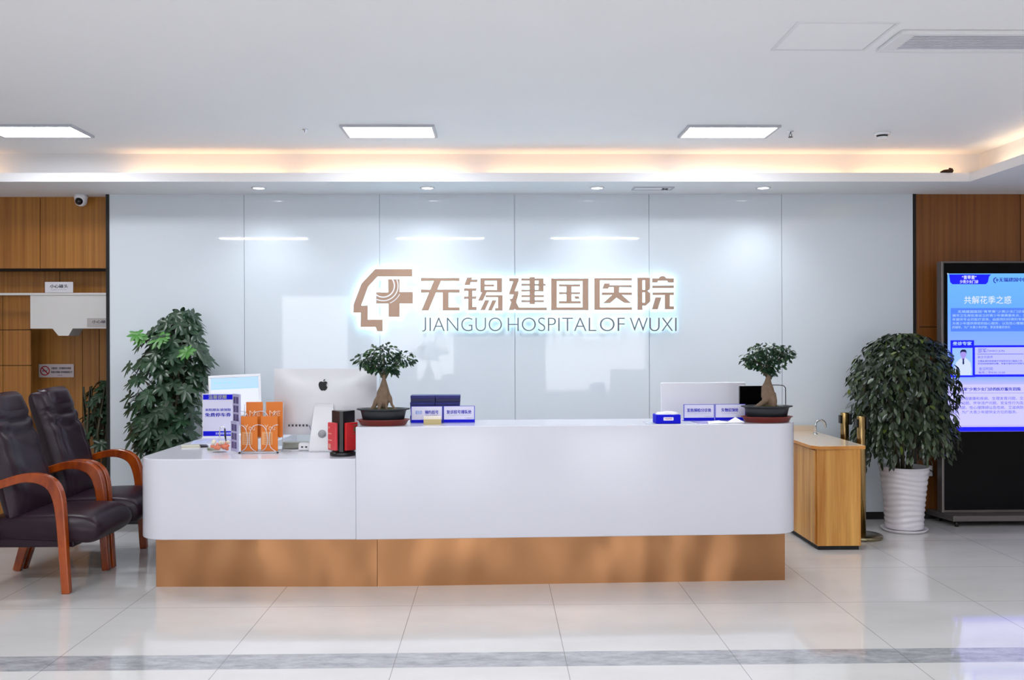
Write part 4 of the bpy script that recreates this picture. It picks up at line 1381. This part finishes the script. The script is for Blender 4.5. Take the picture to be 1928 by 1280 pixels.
leaflet_on_desk('leaflet', 'violet-edged leaflet lying in front of the fever sign', 'paper', 1.315, 5.86, 0.5, 0.12, 0.09, mat('violet_print', 'a8a2dc', 0.5), 0.004, HIZ)


def folded(name, label, x, y, rz, w, d, h):
    mb_ = MB()
    mb_.add([(-w, -d, 0.001), (w, -d * 0.7, 0.004), (w * 0.8, d, 0.002), (-w * 0.7, d, 0.006), (0, 0, h), (-w, -d, 0.0), (w, -d * 0.7, 0.003), (w * 0.8, d, 0.001), (-w * 0.7, d, 0.005), (0, 0, h - 0.001)],
            [(0, 1, 4), (1, 2, 4), (2, 3, 4), (3, 0, 4), (6, 5, 9), (7, 6, 9), (8, 7, 9), (5, 8, 9), (0, 5, 6, 1), (1, 6, 7, 2), (2, 7, 8, 3), (3, 8, 5, 0)])
    return tag(mb_.build(name, M['paper'], loc=(x, y, HIZ), rot=(0, 0, rz)), label, 'paper')


folded('folded_leaflet', 'creased white leaflet lying flat between fever sign and folded paper', 1.385, 5.82, 0.1, 0.08, 0.05, 0.016)
folded('folded_leaflet', 'peaked folded white paper beside the right bonsai tray', 1.495, 5.84, -0.2, 0.055, 0.045, 0.034)
o = MB().box(-0.02, 0.03, -0.01, 0.01, 0, 0.06).box(-0.02, 0.03, -0.0105, -0.01, 0.01, 0.035, 1).build('card_packet', [mat('crimson_packet', 'b01830', 0.4), M['paper']], loc=(1.565, 6.07, HIZ + 0.0), rot=(0, 0, 0.1), bevel=0.002)
tag(o, 'small crimson packet behind the right bonsai pot', 'packet')

# behind the counter: second computer, black monitor, wire frame
WS = 0.755
t = thing('monitor', 'plain white monitor back behind the right pair of counter signs', 'monitor', (1.41, 6.36, WS), 0.02)
MB().prism(rrect(-0.29, 0.29, 0.06, 0.452, 0.012), -0.012, 0.012, 0, 'xz').build('housing', M['white_gloss'], t, bevel=0.004)
MB().box(-0.06, 0.06, 0.0, 0.018, 0.0, 0.2).box(-0.09, 0.09, -0.06, 0.1, 0, 0.008).build('stand', M['white_gloss'], t, bevel=0.003)
t = thing('terminal', 'black rectangular screen left of the right bonsai trunk', 'monitor', (1.685, 6.14, WS), 0.02)
MB().prism(rrect(-0.088, 0.088, 0.17, 0.438, 0.006), -0.012, 0.012, 0, 'xz').build('screen', M['kiosk_black'], t, bevel=0.002)
MB().box(-0.02, 0.02, 0.005, 0.02, 0, 0.2).box(-0.07, 0.07, -0.05, 0.07, 0, 0.008).build('stand', M['black'], t)
t = thing('wire_stand', 'thin dark wire loop standing behind the right bonsai pot', 'stand', (1.83, 6.10, WS), 0.02)
MB().tube(smooth_path([Vector(c_) for c_ in [(-0.07, 0, 0.0), (-0.07, 0, 0.2), (-0.07, 0, 0.42), (-0.045, 0, 0.443), (0.03, 0, 0.443), (0.055, 0, 0.432), (0.06, 0, 0.4), (0.06, 0, 0.2), (0.06, 0, 0.0)]], 4), 0.003, 8).build('loop', M['dark_metal'], t)
MB().box(-0.072, 0.08, -0.05, 0.05, 0, 0.006).build('base', M['dark_metal'], t)

# ---------------------------------------------------------------- right-hand side
t = thing('washbasin_cabinet', 'oak side cabinet with pale stone top right of the counter', 'cabinet', (2.436, 7.18, 0))
MB().box(-0.155, 0.155, -0.545, 0.55, 0.03, 0.715).build('carcass', M['cab_wood'], t, bevel=0.002)
MB().box(-0.145, 0.145, -0.53, 0.54, 0, 0.03).build('shadow_plinth', M['black_matte'], t)  # black paints in the dark shadow below the carcass
MB().prism([(-0.19, 0.55), (-0.19, -0.50), (-0.14, -0.565), (0.19, -0.545), (0.19, 0.55)], 0.715, 0.74, cap_mi=1).build('worktop', [M['cab_edge'], M['cab_top']], t, bevel=0.003)
MB().box(-0.19, 0.19, 0.535, 0.55, 0.74, 0.785).build('upstand', M['cab_top'], t)
for k_ in range(2):
    y0 = -0.52 + k_ * 0.535
    d_ = MB().box(-0.167, -0.155, y0, y0 + 0.52, 0.04, 0.705).build('door', M['cab_wood'], t, bevel=0.002)
    MB().tube([(-0.168, y0 + (0.46 if k_ == 0 else 0.06), 0.42), (-0.185, y0 + (0.46 if k_ == 0 else 0.06), 0.43), (-0.185, y0 + (0.46 if k_ == 0 else 0.06), 0.53), (-0.168, y0 + (0.46 if k_ == 0 else 0.06), 0.54)], 0.004).build('handle', M['chrome'], d_)
t = thing('tap', 'curved chrome gooseneck tap standing on the oak cabinet top', 'tap', (2.535, 7.42, 0.74))
MB().lathe([(0.02, 0), (0.02, 0.006), (0.012, 0.012), (0.001, 0.012)], 20).build('base', M['chrome'], t)
MB().tube([(-0.02 + 0.0, 0, 0.01), (-0.02, 0, 0.075)] + [(0.02 - 0.04 * math.cos(a_ * math.pi / 10), -0.0, 0.075 + 0.04 * math.sin(a_ * math.pi / 10)) for a_ in range(1, 11)] + [(0.06, 0, 0.055)], 0.009, 12).move((0.02, 0, 0)).build('spout', M['chrome'], t)

proto = None
for (x, y, lab) in ((2.757, 7.05, 'brass stanchion post touching the front corner of the oak cabinet'), (2.762, 7.40, 'brass stanchion post further back, nearer the feature wall')):
    if proto is None:
        t = proto = thing('stanchion', lab, 'stanchion', (x, y, 0), 0, 'brass stanchions')
        MB().lathe([(0.15, 0), (0.155, 0.006), (0.155, 0.02), (0.145, 0.028), (0.06, 0.034), (0.001, 0.034)], 44).build('base', M['brass_base'], t)
        MB().lathe([(0.032, 0.034), (0.032, 0.91), (0.03, 0.915), (0.001, 0.915)], 28).build('post', M['brass'], t)
        MB().box(0.03, 0.05, -0.025, 0.025, 0.82, 0.905).build('belt_clip', M['black'], t, bevel=0.004)
        MB().box(-0.044, -0.03, -0.02, 0.02, 0.83, 0.895).build('belt_clip', M['black'], t, bevel=0.004)
    else:
        t = copy_tree(proto)
        t.location = (x, y, 0)
        t['label'] = lab

t = thing('junction_box', 'white wall socket box with cable between plant pot and kiosk', 'socket box', (3.565, 7.765, 0.36))
MB().box(-0.06, 0.05, -0.045, 0.0, 0, 0.085).build('case', M['white_matte'], t, bevel=0.006)
MB().tube([(-0.05, -0.05, 0.075), (0.0, -0.07, 0.06), (0.04, -0.06, 0.04), (0.06, -0.03, 0.0)], 0.004, 6).build('cable', M['black'], t)

# kiosk
KX, KY = 3.60, 7.53
t = thing('advertising_kiosk', 'tall black portrait display kiosk at the right edge', 'display kiosk', (KX, KY, 0))
KW = 0.80
MB().box(0.0, KW, 0.0, 0.09, 0.09, 2.12).build('housing', M['kiosk_frame'], t, bevel=0.006)
MB().box(0.018, KW - 0.018, -0.004, 0.0, 0.115, 2.105).build('front_glass', M['kiosk_black'], t)
MB().prism([(-0.035, 0.20), (0.03, -0.125), (KW - 0.03, -0.125), (KW + 0.035, 0.20)], 0.045, 0.09).build('base_plate', M['kiosk_frame'], t, bevel=0.004)
for x in (0.07, KW - 0.07):
    for y in (-0.09, 0.17):
        MB().lathe([(0.016, 0), (0.016, 0.03), (0.008, 0.045), (0.001, 0.045)], 14, c=(x, y, 0)).build('foot', M['black'], t)
SX0, SX1, SZ0, SZ1 = 0.046, 0.046 + 0.715, 0.747, 2.02


def emis(name, c_, e):
    return mat(name, '000000', 0.4, emit=e, emit_col=c_)


sm = bpy.data.materials.new('lit_kiosk_screen')
sm.use_nodes = True
n = N(sm)
x, y, z = n.xyz()
n.b.inputs['Base Color'].default_value = (0.01, 0.01, 0.02, 1)
n.link(n.ramp(n.math('DIVIDE', n.math('SUBTRACT', z, SZ0), SZ1 - SZ0), ((0.0, 'b8b0ff'), (0.30, 'b0b0ff'), (0.36, '6aa0ff'), (0.5, '86a4ff'), (0.75, '62a2ff'), (1.0, '66b0ff'))), n.b.inputs['Emission Color'])
n.b.inputs['Emission Strength'].default_value = 0.9
screen = MB().box(SX0, SX1, -0.007, -0.004, SZ0, SZ1).build('screen', sm, t)


def kp(px, py):
    """screen drawing units (photo pixels) to kiosk-local x, z"""
    d = _f + _r * ((px - 964) / FPX) - _u * ((py - 640) / FPX)
    k = (KY - 0.007) / d.y
    return d.x * k - KX, CAM_H + d.z * k


E_BLUE = emis('screen_blue', '0a10f0', 1.0)
E_DARK = emis('screen_dark_blue', '2030b0', 0.8)
E_WHITE = emis('screen_white', 'd8dcff', 1.0)
E_PANEL = emis('screen_panel', '4c7cf0', 0.9)
E_LILAC = emis('screen_lilac', 'aeb0ff', 1.0)
E_TXT = emis('screen_text_blue', '4048d8', 0.7)
E_PALE = emis('screen_text_pale', 'a8c8ff', 1.0)


def srect(mb_, x0, y0, x1, y1, d=0.0005):
    a, b_ = kp(x0, y0), kp(x1, y1)
    xx1 = min(b_[0], SX1)
    mb_.box(a[0], xx1, -0.007 - d, -0.007, min(a[1], b_[1]), max(a[1], b_[1]))
    return mb_


def stext(s, x0, x1, y0, y1, m_, bold=0.02, d=0.0016, name='screen_text', keep=False):
    a, b_ = kp(x0, y1), kp(x1, y0)
    return text_into(MB(), s, a[0], b_[0], a[1], b_[1], -0.007 - d, bold, keep=keep).build(name, m_, screen)


# heading tab, bands and frames
tab_ = [(1787, 516.5), (1866, 516.5), (1862, 521), (1860, 531), (1856, 535), (1793, 535), (1789, 531)]
MB().prism([kp(*p) for p in tab_], -0.0076, -0.007, 0, 'xz').build('heading_tab', E_BLUE, screen)
srect(MB(), 1784, 804, 1946, 811.5).build('footer_band', E_BLUE, screen)
srect(MB(), 1790, 580, 1946, 623.5).build('text_panel', E_PANEL, screen)
fmb = MB()
srect(fmb, 1789.5, 650.5, 1835.5, 710)
srect(fmb, 1789.5, 640.5, 1834, 651)
srect(fmb, 1835, 650, 1946, 653.5)
srect(fmb, 1835, 705, 1946, 709)
fmb.build('profile_frame', E_BLUE, screen)
srect(MB(), 1836, 653.5, 1946, 705, 0.0004).build('profile_panel', E_LILAC, screen)
srect(MB(), 1784, 724, 1946, 800, 0.0004).build('service_panel', emis('screen_service_panel', 'bcb8ff', 1.0), screen)
# portrait on the screen
srect(MB(), 1793, 655, 1831, 706.5, 0.0009).build('portrait_ground', emis('portrait_ground', '8ab0ff', 1.0), screen)
pm = MB()


def spoly(mb_, pts, d):
    mb_.prism([kp(*p) for p in pts], -0.007 - d, -0.0075, 0, 'xz')


spoly(pm, [(1799, 706), (1798, 695), (1800, 682), (1806, 677), (1811, 673), (1817, 673), (1822, 677), (1827, 682), (1829, 695), (1828, 706)], 0.0012)
pm.build('portrait_coat', emis('portrait_coat', 'c0ccff', 1.0), screen)
pm = MB()
spoly(pm, [(1813.5 + 5.6 * math.cos(a_ * 0.4), 667 + 7.2 * math.sin(a_ * 0.4)) for a_ in range(16)], 0.0014)
spoly(pm, [(1811, 671), (1816, 671), (1816.5, 676), (1813.5, 679), (1810.5, 676)], 0.0013)
pm.build('portrait_face', emis('portrait_face', '9888d8', 1.0), screen)
pm = MB()
spoly(pm, [(1808, 666), (1808, 661), (1811, 658), (1817, 658), (1819.5, 661), (1819.5, 666), (1818, 663), (1812, 662), (1809.5, 663)], 0.0016)
pm.build('portrait_hair', emis('portrait_hair', '101850', 0.6), screen)
pm = MB()
spoly(pm, [(1812.6, 675), (1814.8, 675), (1815.4, 684), (1813.7, 687), (1812, 684)], 0.0016)
pm.build('portrait_tie', emis('portrait_tie', '141a60', 0.6), screen)
# lettering
stext('“青苹果”', 1811, 1838, 518.5, 526, E_WHITE)
stext('少男少女门诊', 1807, 1842, 527, 533.5, E_WHITE)
stext('无锡建国中医院', 1880.5, 1944, 522.5, 530.5, E_DARK, 0.03)
lg = MB()
for poly in ([(1873, 522.5), (1876, 522), (1876, 523.6), (1873.4, 524.2), (1871.6, 527), (1872, 530), (1875, 532), (1874.6, 533.4), (1871, 531.6), (1869.6, 527.6), (1870.8, 524)],
             [(1874.6, 526.2), (1876.6, 526.2), (1876.6, 524), (1878, 524), (1878, 526.2), (1879.8, 526.2), (1879.8, 527.8), (1878, 527.8), (1878, 530.6), (1876.6, 530.6), (1876.6, 527.8), (1874.6, 527.8)]):
    spoly(lg, poly, 0.0016)
lg.build('hospital_logo', E_DARK, screen)
stext('共解花季之惑', 1815, 1904, 557, 572, E_WHITE, 0.0)
para = (('无锡建国医院“青苹果”少男少女门诊是由无', 1803, 1946), ('锡市卫生局批准设立的青少年健康服务点，为青少', 1793, 1946), ('年提供专业的医疗咨询，由医院妇科男科专家坐诊，', 1793, 1946), ('为青少年提供保密的贴心服务，以及性心理健康教育', 1793, 1946), ('的辅导，为广大青少年护航，享受青春的快乐', 1793, 1902))
for i, (s_, x0, x1) in enumerate(para):
    stext(s_, x0, x1, 583.6 + i * 7.4, 589.2 + i * 7.4, E_PALE, 0.0)
stext('坐诊专家', 1794, 1829, 643, 650, E_PALE, 0.03, 0.0018)
stext('邵军/', 1841, 1860, 656, 664, E_TXT, 0.0)
stext('SHAO JUN', 1861, 1891, 658.5, 663.5, E_TXT, 0.0)
srect(MB(), 1840, 666, 1927, 666.6, 0.0012).build('rule', E_TXT, screen)
stext('副主任医师', 1841, 1869, 669.5, 674.5, E_TXT, 0.0)
stext('长期从事妇科疾病不孕症的诊治与临床工作，对青春期', 1841, 1946, 677.6, 681.4, E_TXT, 0.02)
stext('常见妇科疾病的诊断，有着丰富的诊疗经验与临床实践', 1841, 1946, 682.4, 686.2, E_TXT, 0.02)
stext('坐诊时间:', 1843, 1870, 691, 697.5, E_TXT, 0.0)
stext('每周二早9:00-15:00', 1842, 1892, 698.8, 703.5, E_TXT, 0.0)
stext('“青苹果”少男少女门诊的医疗服务范围:', 1796, 1922, 729, 736, E_DARK, 0.03)
dm = MB()
for i in range(52):
    srect(dm, 1787 + i * 3.0, 739.4, 1789 + i * 3.0, 740.1, 0.0008)
dm.build('dotted_rule', E_TXT, screen)
for i, (s_, x0, x1) in enumerate((('生殖健康和疾病、生理发育问题、交友', 1808, 1934), ('恋爱问题、怀孕流产问题、安全性行为及避', 1796, 1934), ('孕问题、性心理障碍以及性病、艾滋病防治', 1796, 1934), ('等，为广大青少年提供全方位的服务。', 1796, 1915))):
    stext(s_, x0, x1, 746.5 + i * 8.6, 753.2 + i * 8.6, E_TXT, 0.0)
MB().box(0.043, 0.052, -0.0078, -0.004, 2.012, 2.024).build('status_light', M['white_matte'], t)


# ---------------------------------------------------------------- small signs on the left
def wall_sign(name, label, x0, x1, z0, z1, y, m_):
    t = thing(name, label, 'sign', ((x0 + x1) / 2, y, (z0 + z1) / 2))
    w, h = (x1 - x0) / 2, (z1 - z0) / 2
    MB().prism(rrect(-w, w, -h, h, 0.004), -0.005, 0.0, 0, 'xz').build('plate', m_, t)
    return t, w, h


plate = mat('grey_white_plate', 'd8d6dc', 0.4)
for (x0, x1, z0, z1, y, lab) in ((-3.755, -3.523, 1.904, 1.993, 7.94, 'white watch-your-head sign on the dark wooden header'), (-3.412, -3.177, 1.615, 1.69, 7.95, 'grey watch-your-head sign on the white bulkhead, half hidden by the trim')):
    t, w, h = wall_sign('warning_sign', lab, x0, x1, z0, z1, y, plate if y < 7.945 else mat('grey_plate', 'b0aaa8', 0.5))
    t['group'] = 'watch-your-head signs'
    text_into(MB(), '小心碰头', -w * 0.64, w * 0.64, -h * 0.15, h * 0.55, -0.0056, 0.025).build('lettering', M['dark_text'], t)
    text_into(MB(), 'BE CAREFUL OF YOUR HEAD', -w * 0.58, w * 0.54, -h * 0.55, -h * 0.38, -0.0056, 0.0).build('small_lettering', M['grey_text'], t)
t, w, h = wall_sign('no_smoking_sign', 'white and red no-smoking sign on the wooden recess wall', -4.075, -3.765, 1.175, 1.293, 8.495, mat('pinkish_plate', 'cfc2c4', 0.5))
ring = MB()
ro, ri, cx = 0.043, 0.034, -0.1
o_, i_ = circle(cx, 0, ro, 32), circle(cx, 0, ri, 32)
for k_ in range(32):
    j_ = (k_ + 1) % 32
    ring.add([(o_[k_][0], -0.0062, o_[k_][1]), (o_[j_][0], -0.0062, o_[j_][1]), (i_[j_][0], -0.0062, i_[j_][1]), (i_[k_][0], -0.0062, i_[k_][1])], [(0, 1, 2, 3)])
ring.add([(cx - 0.029, -0.0064, 0.022), (cx - 0.022, -0.0064, 0.029), (cx + 0.029, -0.0064, -0.022), (cx + 0.022, -0.0064, -0.029)], [(0, 1, 2, 3)])
ring.build('prohibition_ring', mat('sign_red', 'b0202a', 0.5), t)
MB().box(cx - 0.024, cx + 0.016, -0.0058, -0.005, -0.005, 0.003).tube([(cx + 0.018, -0.0056, 0.002), (cx + 0.024, -0.0056, 0.012), (cx + 0.018, -0.0056, 0.02)], 0.0015, 5).build('cigarette_symbol', M['dark_text'], t)
text_into(text_into(MB(), '无烟医院，为您健康请勿吸烟', -0.045, 0.13, 0.012, 0.032, -0.0056, 0.03), '吸烟有害健康 请勿吸烟谢谢合作', -0.045, 0.142, -0.022, -0.002, -0.0056, 0.03).build('lettering', M['dark_text'], t)
text_into(MB(), '监督电话', 0.01, 0.055, -0.045, -0.036, -0.0056, 0.0).build('small_lettering', M['dark_text'], t)
